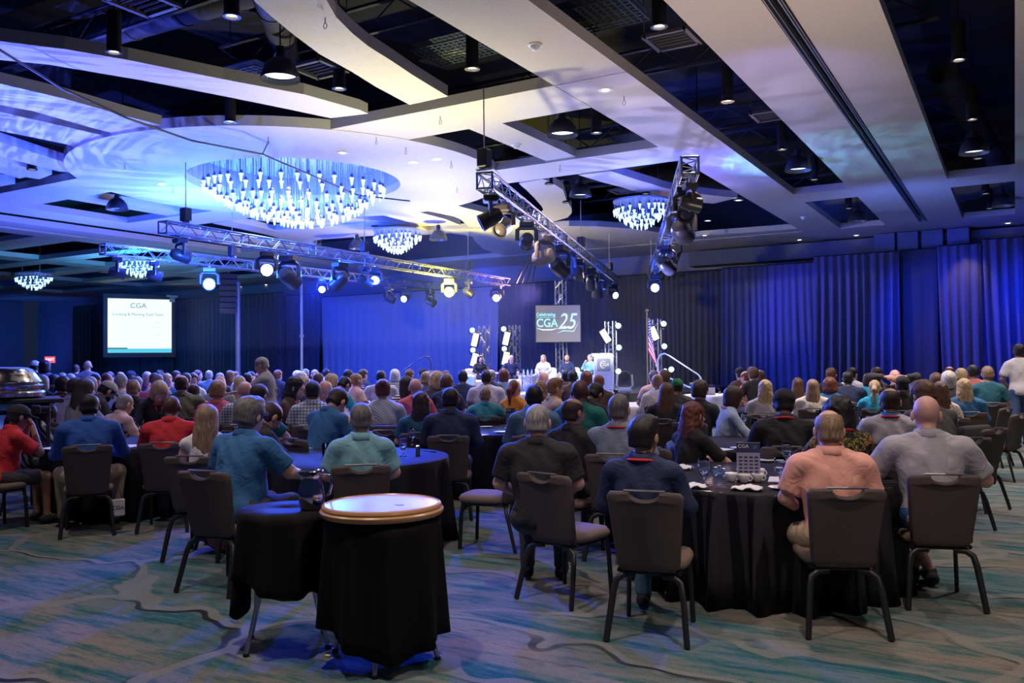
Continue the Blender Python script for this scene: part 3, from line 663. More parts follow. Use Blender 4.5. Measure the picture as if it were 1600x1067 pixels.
# ------------------------------------------------------------------ lamps in the ceiling
bm_=mat('black_metal'); lampw=mat('lamp_glow',(1,1,1),.5,emit=(1,.86,.66),es=9); lampd=mat('lamp_glow_dim',(1,1,1),.5,emit=(.75,.85,1),es=1.6); chrome=mat('chrome',(.75,.76,.8),.18,1.0); alum=mat('aluminium',(.62,.64,.68),.32,.9); alub=mat('aluminium_truss',(.15,.17,.23),.38,.85)
cyl=thing('downlight',None,'lamp')
MB().lathe([(.001,.62),(.10,.62),(.105,.58),(.105,.02),(.125,.0),(.125,-.015),(.085,-.015),(.085,.03)],n=20).obj('housing',bm_,cyl,autos=40)
MB().lathe([(.001,.022),(.083,.022),(.083,.028),(.001,.028)],n=20).obj('lens',lampw,cyl); MB().tube([(0,0,.62),(0,0,2.1)],.012,6).obj('stem',bm_,cyl)
DL=[(362,25,'in the blue opening at the top left'),(178,81,'against the first curved rib on the left'),(530,138,'just below the square vent by the first rib'),(738,107,'below the greenish grating'),(1030,41,'glowing brightest in the black gap near the top'),(1137,158,'halfway down the black gap right of the cream beam'),(1090,234,'in the lower part of the cream beam'),(932,207,'beside the dome lamp in the opening above centre'),(1272,280,'under the dome lamp right of centre'),(1498,93,'upper one in the black gap at the right'),(1519,186,'middle one in the black gap at the right'),(1528,247,'tucked under the dome lamp at the right'),(360,190,'at the tip of the second opening on the left'),(192,220,'beside the notch between two blue ribs'),(50,264,'between the last two short ribs at the left'),(858,287,'at the edge of the round cloud right of centre'),(885,316,'below the small square vent over the chandelier'),(1326,325,'in the far black gap, left of two'),(1540,302,'in the far right gap above the blue dome'),(1546,325,'in the far right gap left of the blue dome'),(1009,302,'behind the small chandelier'),(500,381,'over the long truss in the deep blue opening'),(585,353,'above the middle small chandelier'),(1222,233,'left of the right hand dome lamp')]
first=True
for u,v,l in DL:
    o=cyl if first else copy_tree(cyl); first=False; o.location=PT(u,v,6.42); tag(o,'black cylinder downlight '+l,'lamp','cylinder downlights')
dome=thing('dome_lamp',None,'lamp')
MB().lathe([(.31,0),(.30,.07),(.26,.18),(.18,.29),(.10,.34),(.08,.35),(.075,.345),(.17,.28),(.25,.17),(.29,.06),(.30,0)],n=28,cap=False).obj('shade',mat('dome_grey',(.06,.06,.08),.35,.5),dome,autos=50)
MB().lathe([(.001,.09),(.26,.09),(.27,.11),(.001,.11)],n=24).obj('diffuser',lampd,dome)
MB().lathe([(.07,.34),(.07,.52),(.001,.54)],n=12).obj('housing',bm_,dome); MB().tube([(0,0,.5),(0,0,2.36)],.012,6).obj('stem',bm_,dome)
for s_ in(-1,1): MB().tube([(s_*.30,0,.02),(s_*.24,0,.26),(s_*.09,0,.46),(0,0,.53)],.009,5).obj('bracket',chrome,dome)
first=True
for u,v,l in [(438,124,'hanging over the first curved rib'),(879,212,'in the opening above centre'),(1247,267,'in the black gap right of centre'),(1522,240,'in the black gap at the far right'),(183,328,'in the diamond opening on the left'),(907,307,'near the small chandelier right of centre'),(1340,346,'in the small far gap beside the long beams'),(1567,322,'glowing blue at the far right'),(685,375,'right of the middle small chandelier'),(558,389,'flat and dim above the long truss')]:
    o=dome if first else copy_tree(dome); first=False; o.location=PT(u,v,6.15 if v<370 else 5.85); tag(o,'large grey dome lamp '+l,'lamp','dome lamps')
# recessed lights and detectors on the soffits
rec=thing('recessed_light',None,'lamp'); MB().lathe([(.07,0),(.13,-.004),(.135,.0),(.13,.004)],n=20,cap=False).obj('trim_ring',mat('white_paint',(.8,.8,.78),.5),rec,autos=60); MB().lathe([(.001,.004),(.072,.004),(.072,.0),(.001,.0)],n=16).obj('lens',mat('lamp_glow2',(1,1,1),.5,emit=(1,.85,.65),es=6),rec)
first=True
for u,v,l,z in [(946,141,'in the broad cream beam',S),(645,254,'right of the large chandelier',S),(682,249,'farther right of the large chandelier',S),(146,240,'on a violet rib at the left',S+.05),(252,288,'on the round cloud left of the chandelier',S-.01),(535,239,'above the large chandelier',S-.01),(1249,375,'in the far soffit above the blue drape, left',S),(1338,368,'in the far soffit above the blue drape, middle',S),(1575,349,'in the far soffit at the right edge',S),(1154,313,'near the tip of the cyan streaks',S),(306,455,'over the screen, nearest to it',S),(342,452,'second one right of the screen top',S),(376,448,'third one right of the screen top',S),(416,445,'fourth one right of the screen top',S),(1101,368,'beyond the right truss',S),(1106,345,'in the gap beyond the right truss',S)]:
    o=rec if first else copy_tree(rec); first=False; o.location=PT(u,v,z-.012); tag(o,'small recessed light '+l,'lamp','recessed ceiling lights')
spk=thing('ceiling_sensor',None,'ceiling sensor'); MB().lathe([(.001,-.09),(.05,-.08),(.075,-.04),(.08,0),(.001,0)],n=16).obj('dome',mat('sensor_white',(.75,.75,.78),.3),spk,autos=50); MB().lathe([(.0801,-.02),(.11,-.012),(.11,0),(.08,0)],n=16).obj('base_ring',mat('white_paint'),spk)
first=True
for u,v,l,z in [(836,70,'on the broad cream beam near the top',S),(162,233,'on the violet rib at the left',S+.06),(1255,339,'on the long beam at the right',S),(807,226,'on the short cream rib',S+.05),(606,332,'below the large chandelier',S+.05)]:
    o=spk if first else copy_tree(spk); first=False; o.location=PT(u,v,z-.002); tag(o,'round white dome sensor '+l,'sensor','dome sensors')
# rigging points with loops
loopm=mat('cable_steel',(.35,.33,.32),.4,.7)
for u,v,l in [(508,35,'hanging from the first curved rib'),(419,222,'above the left of the large chandelier'),(688,189,'on the cream cross band'),(588,222,'near the upper edge of the round cloud'),(634,238,'right above the large chandelier'),(705,260,'on the round cloud right of two recessed lights'),(714,300,'near the lower edge of the round cloud'),(875,266,'on the third cross band'),(975,158,'on the cream beam below its recessed light'),(270,300,'left of the large chandelier'),(195,262,'on the round cloud at its left end')]:
    p=PT(u,v-8,S-.02); t=thing('rigging_eye','thin steel eye loop '+l,'hook',p,0,'rigging eyes under the soffits')
    MB().tube([(0,0,0),(0,0,-.08)],.008,6).obj('rod',loopm,t)
    MB().tube([(.03*math.cos(a),0,-.12+.04*math.sin(a)) for a in [i*PI/5 for i in range(10)]],.006,5,closed=True).obj('loop',loopm,t)
# ------------------------------------------------------------------ chandeliers
bulbm=mat('crystal_glow',(.9,.95,1),.2,emit=(.36,.62,1),es=1.6); rodm=mat('rod_acrylic',(.25,.35,.75),.25,.2,emit=(.1,.22,1),es=.12); capm=mat('pendant_cap',(.12,.16,.35),.35,.6)  # rod glow and blue cap tint stand for blue light on them
def pend_mesh(L,s_):
    mb=MB(); mb.cur=0; mb.tube([(0,0,0),(0,0,L)],.009*s_,5)
    mb.cur=2; mb.lathe([(.014*s_,-.0),(.042*s_,-.04*s_),(.05*s_,-.10*s_),(.03*s_,-.105*s_)],n=8)
    mb.cur=1; mb.lathe([(.05*s_,-.105*s_),(.062*s_,-.125*s_),(.038*s_,-.16*s_),(.028*s_,-.25*s_),(.020*s_,-.30*s_),(.001,-.31*s_)],n=8)
    return mb.mesh('pendant',[rodm,bulbm,capm],smooth=True)
def chandelier(c,rings,ztop,label,s_=1.0,plate=True):
    t=thing('chandelier',label,'chandelier',c,0,'crystal chandeliers')
    R0=rings[0][0]*1.04
    MB().lathe([(.001,ztop),(R0,ztop),(R0,ztop+.05),(.001,ztop+.05)],n=40).obj('canopy_plate',mat('canopy',(.35,.42,.75),.3,.4),t,autos=40)
    for i in range(3): a=2*PI*i/3; MB().tube([(R0*.6*math.cos(a),R0*.6*math.sin(a),ztop+.05),(R0*.6*math.cos(a),R0*.6*math.sin(a),8.5-c[2])],.01,5).obj('hanger',loopm,t)
    for k,(r,n,z) in enumerate(rings):
        me=pend_mesh(ztop-z,s_)
        for i in range(n):
            a=2*PI*(i+.5*(k%2)+.37*math.sin(i*7.3+k*2.1))/n; j=.08*s_*math.sin(i*12.9+k)
            o=link('pendant',me,None,t,(r*math.cos(a),r*math.sin(a),z+j*.7))
    return t
chandelier((C0[0],C0[1],6.15),[(2.28,38,.14),(2.02,32,-.02),(1.72,30,-.19),(1.40,26,-.34),(1.06,20,-.48),(.72,14,-.58),(.38,8,-.66)],.85,'very large round crystal chandelier set into the round ceiling cloud',.95)
small=[(.80,24,.12),(.66,20,.0),(.50,16,-.12),(.33,11,-.22),(.14,5,-.28)]
for u,v,l in [(1003,320,'small round chandelier between the two truss arms'),(621,365,'small round chandelier above the long truss'),(217,408,'small round chandelier below the lower truss at the left'),(53,431,'small round chandelier at the far left edge')]:
    c=PT(u,v,6.15); chandelier((c.x,c.y,6.0),small,.22,l,.8)
l_=bpy.data.lights.new('light_chandelier','POINT'); l_.energy=160; l_.color=(.55,.68,1); l_.shadow_soft_size=.25; o=bpy.data.objects.new('light_chandelier',l_); COL.objects.link(o); o.location=(C0[0],C0[1],5.75)
# ------------------------------------------------------------------ trusses
def truss(a,b,label,w=.27,cell=.30,m=None,vert=False,group='lighting trusses',cat='truss',name='lighting_truss'):
    a=Vector(a); b=Vector(b); L=(b-a).length; d=(b-a).normalized(); m=m or alub
    up=Vector((0,0,1)) if not vert else Vector((0,1,0)); x=d.cross(up).normalized(); y=x.cross(d).normalized()
    q=Matrix((x,y,d)).transposed().to_4x4(); q.translation=a
    t=bpy.data.objects.new(name,None); COL.objects.link(t); t.matrix_world=q; tag(t,label,cat,group)
    c=[(-w/2,-w/2),(w/2,-w/2),(w/2,w/2),(-w/2,w/2)]
    for p in c: MB().tube([(p[0],p[1],0),(p[0],p[1],L)],.025,8).obj('chord',m,t,autos=40)
    n=max(1,int(round(L/cell))); 
    for k in range(4):
        p,r=c[k],c[(k+1)%4]; mb=MB()
        for i in range(n):
            z0,z1=L*i/n,L*(i+1)/n; s_=(i%2)
            A,B=(p,r) if s_ else (r,p); mb.tube([(A[0],A[1],z0),(B[0],B[1],z1)],.011,5)
        mb.obj('lacing',m,t)
    k=0
    while k*2.5<=L+.01:
        mb=MB(); z=min(L,k*2.5)
        for i in range(4): mb.tube([(c[i][0],c[i][1],z),(c[(i+1)%4][0],c[(i+1)%4][1],z)],.02,6)
        mb.obj('end_frame',m,t); k+=1
    return t
ZT=4.78
def tend(u,v): D=F*(ZT-EYE)/(HZ(u)-v); return AT(u,v,D)
T1a,T1b=tend(757,282),tend(962,440); T2a,T2b=tend(1078,258),tend(1018,436); T3a,T3b=tend(254,355),tend(792,441); T4a,T4b=tend(160,389),tend(672,447)
truss(T1a,T1b,'blue lit box truss slanting from centre toward the stage, left arm of the V'); truss(T2a,T2b,'dark box truss crowded with lights, right arm of the V')
truss(T3a,T3b,'long box truss crossing the room below the large chandelier'); truss(T4a,T4b,'lower left box truss behind the long one')
for p,l in [(T1a,'near end of the left arm'),(T1a.lerp(T1b,.9),'far end of the left arm'),(T2b,'far end of the right arm'),(T3a.lerp(T3b,.04),'left end of the long truss'),(T3a.lerp(T3b,.45),'middle of the long truss'),(T3a.lerp(T3b,.82),'far end of the long truss'),(T1a.lerp(T1b,.55),'middle of the left arm'),(T4a.lerp(T4b,.3),'lower left truss')]:
    t=thing('chain_hoist','black chain hoist holding the '+l,'hoist',(p.x,p.y,ZT+.2),0,'chain hoists')
    MB().rbox((0,0,.18),(.2,.2,.32),.02).obj('motor',bm_,t); MB().tube([(0,0,.34),(0,0,6.4-ZT-.2)],.012,5).obj('chain',loopm,t); MB().tube([(-.16,0,0),(.16,0,0)],.03,8).obj('clamp_bar',alum,t)
lensb=mat('lens_blue_glow',(.5,.7,1),.1,emit=(.25,.42,1),es=26); lensh=mat('lens_hot',(1,1,1),.1,emit=(.45,.62,1),es=60); lensy=mat('lens_yellow',(1,1,1),.1,emit=(1,.95,.42),es=55); lensd=mat('lens_dark',(.03,.04,.08),.08,.2); lensw=mat('lens_white',(1,1,1),.1,emit=(.8,.92,1),es=14)
bodyb=mat('fixture_black',(.035,.035,.045),.35,.3); bodyl=mat('fixture_warm_lit',(.22,.17,.14),.5)  # bodyl: fixture body with warm light put into its colour
def moving_head(loc,tgt,lens,label,s_=1.0,body=None):
    body=body or bodyb; t=thing('moving_head_light',label,'stage light',loc,0,'moving head stage lights'); d=(Vector(tgt)-Vector(loc)); d.normalize()
    yaw=math.atan2(-d.x,d.y); t.rotation_euler=(0,0,yaw); t.scale=(s_,s_,s_); pitch=math.asin(d.z)
    MB().rbox((0,0,-.06),(.30,.26,.12),.02).obj('base',body,t); MB().tube([(0,0,0),(0,0,.10)],.03,8).obj('clamp',alum,t)
    mb=MB(); mb.tube([(-.20,0,-.40),(-.20,0,-.18),(-.13,0,-.13),(.13,0,-.13),(.20,0,-.18),(.20,0,-.40)],.035,8,flat=1.3); mb.obj('yoke',body,t,autos=50)
    R=Matrix.Rotation(pitch,3,'X'); Rl=R@Matrix.Rotation(-PI/2,3,'X')
    h=MB().lathe([(.001,-.22),(.09,-.21),(.135,-.14),(.15,0),(.145,.12),(.155,.16),(.155,.21),(.125,.21),(.12,.18)],(0,0,-.40),20,Rl).obj('head',body,t,autos=45)
    MB().lathe([(.001,.195),(.08,.192),(.122,.18),(.122,.175),(.001,.175)],(0,0,-.40),20,Rl).obj('lens',lens,h,smooth=True)
    return t
camp=Vector((0,0,1.65)); stg=Vector((-13,28,1))
TR={'1':(T1a,T1b),'2':(T2a,T2b),'3':(T3a,T3b),'4':(T4a,T4b)}
def mh(tr,u,v,tgt,lens,label,s_=1.0,body=None):
    "hung under the truss that passes above photo position (u, v)"
    A,B=TR[tr]; best=None
    for k in range(101):
        p=A.lerp(B,k/100); q=ROT.T@np.array(p-Vector((0,0,EYE))); uu=CX+F*q[0]/-q[2]; e=abs(uu-u)
        if best is None or e<best[0]: best=(e,p,-q[2])
    p=best[1].copy(); D=best[2]; z=min(ZT-.15-.44*s_,EYE+(HZ(u)-v)*D/F); p.z=z+.40*s_
    t=moving_head(p,tgt,lens,label,s_,body); gap=(ZT-.13-p.z)/s_
    if gap>.12: MB().tube([(0,0,.08),(0,0,gap)],.022,6).obj('drop_pipe',alum,t)
    return t
for a in [('1',764,322,(-12,10,2),lensd,'black moving head at the near end of the left arm'),('1',788,340,(-8,8,1.5),mat('lens_warm',(.7,.5,.4),.2),'pinkish lit moving head second from the near end of the left arm',1,bodyl),('1',822,360,(-18,30,1),lensd,'slim moving head third along the left arm'),('1',852,378,(-20,22,3),bodyl,'large warm lit moving head halfway along the left arm',1.25,bodyl),('1',872,394,(-10,33,0),lensd,'large blue lit moving head past the middle of the left arm',1.35),('1',887,398,(-9,33,0),lensd,'blue lit moving head tucked behind the big one',1.1),('1',904,413,stg,lensd,'small moving head toward the far end of the left arm'),('1',923,428,stg,lensb,'moving head with a blue lens near the far end',1.1),('1',934,441,stg,lensd,'moving head pointing down near the far end',1.3),('1',957,449,(2,20,0),lensw,'white glowing moving head at the tip of the left arm'),
  ('2',1072,300,(-4,10,2),lensd,'black moving head high on the right arm'),('2',1060,322,(-3,6,2),mat('lens_warm'),'moving head with a round warm lens on the right arm',.9),('2',1088,318,(5,20,2),lensy,'small moving head with a yellow glint on the right arm',.8),('2',1064,362,(-6,33,0),lensd,'big moving head with a cyan rim on the right arm',1.2),('2',1040,384,(-6,33,0),lensd,'blue lit moving head below the big one',1.25),('2',1023,425,camp,lensw,'bright moving head at the tip of the right arm',1.1),
  ('4',326,420,camp,lensh,'glaring blue white moving head on the lower left truss',1.25),('3',419,402,camp,lensh,'glaring blue white moving head on the long truss',1.2),('3',450,424,(-20,30,0),lensd,'big dark moving head hanging in the blue haze',1.5),('4',505,436,camp,lensb,'small blue glowing lens left of the warm lit head',.9),('3',534,428,(-25,20,0),bodyl,'tall warm lit moving head under the long truss',1.3),('3',571,440,stg,lensd,'dark moving head right of the warm lit one',1.1),('3',583,427,camp,lensb,'blue glowing moving head close under the long truss'),('4',608,448,stg,lensd,'dim moving head over the blue drape',1.1),('4',632,450,(-16,8,0),lensw,'white glowing moving head near the middle of the long truss'),('4',676,455,stg,lensd,'pale blue moving head left of the yellow glare',1.1),('3',700,445,camp,lensy,'glaring yellow moving head near the right of the long truss',1.2),('3',733,454,stg,lensd,'moving head right of the yellow glare'),('3',775,463,(-10,12,0),lensw,'white glowing moving head at the right end of the long truss',1.1),
  ('4',185,405,stg,lensd,'dark moving head at the left end of the lower truss'),('4',243,408,stg,lensd,'dark moving head right of the small chandelier on the lower truss'),('3',285,375,stg,lensd,'dark moving head near the left end of the long truss')]:
    mh(*a)
# cable bundles
for u,v,l in ((838,398,'left of the left arm tip'),(1060,395,'right of the right arm tip')):
    p=AT(u+5,v,32); t=thing('cable_bundle','black cables spreading down '+l,'cable',p)
    for k in range(4): MB().tube([(0,0,1.2),(0,0,.05),(-.18-.16*k,0,-.35),(-.30-.24*k,0,-1.0)],.03,5).obj('cable',bm_,t)
p=PT(419,222,S); a=thing('ceiling_cable','thin black cable slung under the soffits toward the large chandelier','cable',(0,0,0))
w1=[tuple(PT(u,v,5.9+dz)) for u,v,dz in((-10,72,.35),(100,140,.2),(200,185,.1),(300,220,0),(410,241,-.05),(490,275,0),(560,305,.1),(640,314,.3))]
MB().tube(w1,.02,6).obj('cable',bm_,a); MB().tube([tuple(PT(410,241,5.85)),(p.x,p.y,S)],.015,6).obj('tie',bm_,a)
# line array and poles on the left
p=AT(357,462,38); t=thing('line_array_speaker','dark curved line array loudspeaker hanging left of the blue haze','speaker',p,yaw_at(357,180))
for k in range(7): MB().rbox((0,.05*math.sin(k*.35),.85-.25*k),(.75,.42,.22),.02,Matrix.Rotation(-.05*k,3,'X')).obj('cabinet',mat('speaker_blue',(.03,.04,.08),.6),t)
MB().tube([(0,0,.95),(0,0,6.38-p.z)],.02,5).obj('chain',loopm,t)
def pole(u,vt,D,m,label,r=.05):
    p=AT(u,vt,D); t=thing('drape_pole',label,'pole',(p.x,p.y,0)); MB().tube([(0,0,.02),(0,0,p.z)],r,10).obj('upright',m,t,autos=50); MB().rbox((0,0,.012),(.5,.5,.02),.005).obj('base_plate',bm_,t); MB().box((0,0,p.z*.55),(.14,.14,.1)).obj('collar',m,t)
pole(471,443,39,mat('pole_white',(.85,.8,.7),.4,emit=(.9,.8,.6),es=.0),'pale lit vertical pole left of the blue drape',.06); pole(372,440,38,mat('pole_blue',(.12,.16,.4),.4,.3),'dark blue vertical mast under the line array',.11)
# exit sign
p=AT(78,562,57); t=thing('exit_sign','small red glowing exit sign at the left drape edge','sign',p,yaw_at(78,180)+PI)
MB().rbox((0,0,0),(.62,.12,.42),.02).obj('housing',mat('exit_red',(.5,.02,.02),.5,emit=(1,.06,.08),es=1.6),t)
def text(s_,size,m,parent,loc,rot=(PI/2,0,0),ext=.002,align='CENTER',shear=0,name='lettering',sx=1,bev=0):
    c=bpy.data.curves.new(name,'FONT'); c.body=s_; c.size=size; c.extrude=ext; c.align_x=align; c.align_y='CENTER'; c.shear=shear; c.materials.append(m); c.resolution_u=3
    if bev: c.offset=bev
    q=bpy.data.objects.new(name,c); me=bpy.data.meshes.new_from_object(q); bpy.data.objects.remove(q)
    o=bpy.data.objects.new(name,me); COL.objects.link(o); o.parent=parent; o.location=loc; o.rotation_euler=rot; o.scale=(sx,1,1); return o
text('EXIT',.24,mat('exit_white',(1,1,1),.5,emit=(1,.6,.65),es=3),t,(0,-.065,0))
# ------------------------------------------------------------------ projection screen
D=50; p=AT(219,509,D); t=thing('projection_screen','large bright projection screen on a black frame at the left','screen',p,yaw_at(219,-6)); W_=92*D/F; H_=84*D/F
MB().rbox((0,.06,0),(W_+.5,.1,H_+.6),.03).obj('frame',bm_,t); MB().box((0,.0,0),(W_,.02,H_)).obj('picture_surface',mat('screen_glow',(.2,.2,.2),.6,emit=(.78,.90,.93),es=.95),t)
MB().box((0,-.014,-H_/2+.12),(W_,.01,.24)).obj('footer_band',mat('screen_teal',(.1,.1,.1),.6,emit=(.08,.50,.66),es=1),t)
tl=mat('screen_pale_teal',(.1,.1,.1),.6,emit=(.5,.85,.86),es=1); tk=mat('screen_text_teal',(0,0,0),.6,emit=(.05,.22,.26),es=1)
MB().prism([(W_*.5,-H_*.38),(W_*.28,-H_*.38),(W_*.38,-H_*.15),(W_*.42,H_*.02),(W_*.5,H_*.14)],0,.008).obj('swoosh_lower',tl,t).rotation_euler=(PI/2,0,0)
MB().prism([(W_*.5,H_*.45),(W_*.36,H_*.44),(W_*.30,H_*.36),(W_*.36,H_*.28),(W_*.44,H_*.25),(W_*.5,H_*.3)],0,.008).obj('swoosh_upper',tl,t).rotation_euler=(PI/2,0,0)
text('CGA',.42,tk,t,(-.1,-.03,H_*.37)); text('Locating & Marking Task Team',.22,tk,t,(-.1,-.03,H_*.21))
for sx in(-1,1): MB().tube([(sx*(W_/2+.2),.1,-p.z+.01),(sx*(W_/2+.2),.1,H_/2)],.05,8).obj('leg',bm_,t)
for z in(-.16,-.02,.06): MB().box((W_*.26,-.012,z*H_),(.34,.006,.05)).obj('text_line',mat('screen_grey',(0,0,0),.6,emit=(.6,.75,.78),es=1),t)
MB().box((-W_*.35,-.03,-H_*.42),(W_*.3,.012,.10)).obj('footer_label',tk,t)
for s_ in(-1,1):
    q=AT(219+s_*56,466,D); tt=thing('screen_light','small white lit rigging fixture at the %s corner of the projection screen'%('upper left' if s_<0 else 'upper right'),'stage light',AT(219+s_*50,466,D),yaw_at(219,180)); MB().tube([(-.3,0,.1),(.3,0,.14)],.07,6).obj('bar',mat('white_paint'),tt); MB().rbox((0,0,-.1),(.3,.2,.25),.03).obj('body',mat('white_paint'),tt)

for tr,k,c,pw in (('1',.12,(.35,.45,1),60),('1',.45,(.03,.10,1),130),('1',.8,(.03,.10,1),130),('2',.3,(.05,.2,1),40),('2',.8,(.03,.10,1),90),('3',.05,(.03,.12,1),160),('3',.5,(.03,.10,1),200),('4',.7,(.03,.10,1),200)):  # added point lamps in front of the trusses to light them blue
    A,B=TR[tr]; p=A.lerp(B,k); l_=bpy.data.lights.new('light_truss','POINT'); l_.energy=pw; l_.color=c; l_.shadow_soft_size=.1; o=bpy.data.objects.new('light_truss',l_); COL.objects.link(o); d=(Vector((0,0,2))-p); d.z=0; d.normalize(); o.location=p+d*.9+Vector((0,0,-.7))
for u,v,D,c,pw in ((326,420,24.6,(.02,.10,1),2400),(419,402,24.0,(.02,.10,1),2000),(700,445,30.2,(1,.85,.06),1000),(505,436,29,(.02,.08,1),150),(583,427,28,(.02,.08,1),150)):
    l_=bpy.data.lights.new('light_haze_glow','POINT'); l_.energy=pw; l_.color=c; l_.shadow_soft_size=.12; o=bpy.data.objects.new('light_haze_glow',l_); COL.objects.link(o); o.location=AT(u,v,D-.6)
# theatrical haze under the long trusses; lamps' blue put into its scatter colour
hz=bpy.data.materials.new('haze'); hz.use_nodes=True; nt=hz.node_tree; nt.nodes.remove(nt.nodes['Principled BSDF']); vs=nt.nodes.new('ShaderNodeVolumeScatter'); vs.inputs['Density'].default_value=.0045; vs.inputs['Anisotropy'].default_value=.45; vs.inputs['Color'].default_value=(.22,.34,1,1); nt.links.new(vs.outputs[0],nt.nodes['Material Output'].inputs['Volume'])
o=MB().box((-24,26.5,4.25),(24,15,4.0)).obj('haze',hz); tag(o,'thin haze, blue light put into its colour, hanging under the long trusses at the left','haze',kind='stuff')
# ------------------------------------------------------------------ stage
pA=PT(985,612,0); SY0=pA.y   # front edge
ST=.65
sl=AT(735,600,29); sr=AT(1012,600,27)
deck=thing('stage','low black stage deck with a dark skirt below the hanging logo screen','stage',(0,0,0))
x0,x1=-18.6,-9.4; y0,y1=26.2,33.2
skm=mat('skirt_black',(.03,.03,.04),.85)
MB().rbox(((x0+x1)/2,(y0+y1)/2,ST-.04),(x1-x0,y1-y0,.08),.01).obj('deck',mat('deck_grey',(.09,.09,.11),.6),deck)
V=[];n=160
for z in(.01,ST-.08):
    for i in range(n+1):
        t_=i/n*( (x1-x0)+(y1-y0)); q=(x0+t_,y0) if t_<=x1-x0 else (x1,y0+t_-(x1-x0)); o_=.03*math.sin(t_*22)
        V.append((q[0]+(o_ if t_>x1-x0 else 0)+.02,q[1]-(0 if t_>x1-x0 else o_)-.02,z))
mb=MB(); mb.add(V,[(i,i+1,i+n+2,i+n+1) for i in range(n)]); mb.obj('skirt',skm,deck,smooth=True)
trm=mat('truss_grey',(.30,.31,.34),.35,.8)
def tower(u,vt,D,label,lights,z0=ST,w=.28):
    p=AT(u,vt,D); t=truss((p.x,p.y,z0+.02),(p.x,p.y,p.z),label,w,.3,trm,True,'upright truss towers','truss','truss_tower')
    MB().box((0,0,.005),(.6,.6,.02)).obj('base_plate',bm_,t)
    return p
parb=mat('par_glow',(.4,.8,1),.2,emit=(.30,.66,.9),es=7); parw=mat('panel_glow',(1,1,.8),.2,emit=(1,.90,.50),es=1.7)
def par(u,v,D,label):
    p=AT(u,v,D); t=thing('par_light',label,'stage light',p,yaw_at(u,180),'small blue white spotlights on the towers')
    R=Matrix.Rotation(-PI/2,3,'X'); MB().lathe([(.001,-.16),(.06,-.15),(.09,-.05),(.10,.08),(.085,.08)],(0,0,0),16,R,cap=False).obj('can',bm_,t,autos=50)
    MB().lathe([(.001,.075),(.088,.07),(.088,.06),(.001,.06)],(0,0,0),16,R).obj('lens',parb,t); MB().tube([(-.11,0,0),(-.11,0,-.12),(0,-.05,-.18),(.11,0,-.12),(.11,0,0)],.012,5).obj('bracket',bm_,t)
def ledp(u,v,D,tilt,label):
    p=AT(u,v,D); t=thing('panel_light',label,'stage light',p,yaw_at(u,180-20*(1 if tilt>0 else -1)),'tilted white panel lights on the towers'); t.rotation_euler=(0,math.radians(tilt),t.rotation_euler.z)
    MB().rbox((0,0,0),(.26,.10,.52),.02).obj('housing',bm_,t); MB().box((0,.055,0),(.20,.01,.44)).obj('diffuser',parw,t)
tower(757,509,30,'upright truss tower at the far left of the panel',0); tower(804,508,30,'upright truss tower second from the left on stage',0)
tower(954,502,28.5,'upright truss tower directly behind the lectern',0); tower(1024,499,28.5,'upright truss tower behind the flag',0)
tower(876,438,31.5,'tall truss tower carrying the hanging logo screen',0,w=.30)
for u,v,D,l in [(738,516,29.7,'top one left of the first tower'),(739,547,29.7,'lower one left of the first tower'),(787,514,29.7,'top one beside the second tower'),(788,545,29.7,'lower one beside the second tower'),(966,509,28.2,'top one right of the lectern tower'),(967,543,28.2,'middle one right of the lectern tower'),(966,580,28.2,'lowest one right of the lectern tower'),(1037,506,28.2,'top one right of the flag'),(1038,541,28.2,'middle one right of the flag'),(1039,580,28.2,'low one left of the stair rails'),(1049,577,28.4,'low one right behind the stair rails')]: par(u,v,D,'small glowing blue white spotlight, '+l)
for u,v,D,t_,l in [(743,531,29.5,-14,'upper one at the first tower'),(742,562,29.5,-16,'lower one at the first tower'),(792,529,29.5,-14,'upper one at the second tower'),(791,560,29.5,-14,'lower one at the second tower'),(945,525,28,32,'leaning one above the lectern'),(1021,521,28.2,24,'half hidden one behind the flag')]: ledp(u,v,D,t_,'white glowing panel light, '+l)
# hanging logo screen
D=30.6; p=AT(872,505.5,D); t=thing('logo_screen','grey hanging screen with a teal 25 year anniversary logo above the stage','screen',p,yaw_at(872,-3)); w_,h_=69*D/F,57*D/F
MB().rbox((0,.05,0),(w_+.06,.10,h_+.06),.015).obj('frame',bm_,t); MB().box((0,-.005,0),(w_,.01,h_)).obj('picture_surface',mat('logo_bg',(.1,.1,.1),.6,emit=(.10,.085,.10),es=1),t)
MB().rbox((0,.5,.1),(.3,.85,.2),.01).obj('mount_bracket',bm_,t)
te=mat('logo_teal',(.1,.1,.1),.6,emit=(.25,.78,.80),es=1); te2=mat('logo_pale',(.1,.1,.1),.6,emit=(.42,.68,.78),es=1); wh=mat('logo_white',(.1,.1,.1),.6,emit=(.85,.9,.92),es=1)
text('CGA',.42,te,t,(-w_*.25,-.02,h_*.01),bev=.008,sx=.86); text('Celebrating',.155,te,t,(-w_*.28,-.02,h_*.25),bev=.004,sx=.95,shear=.15)
text('25',.80,te2,t,(w_*.19,-.018,h_*.04),shear=.30,sx=.80,bev=.004); text('Years',.15,wh,t,(w_*.22,-.024,-h_*.10),shear=.2)
mb=MB(); mb.tube([(-w_*.49,-.02,-h_*.12),(-w_*.35,-.02,-h_*.17),(-w_*.15,-.02,-h_*.17),(0,-.02,-h_*.13)],[.004,.022,.022,.004],6); mb.obj('swoosh',wh,t)
mb=MB(); mb.tube([(-w_*.49,-.02,h_*.175),(-w_*.2,-.02,h_*.175),(-w_*.05,-.02,h_*.175)],.008,5); mb.obj('rule_line',te,t)
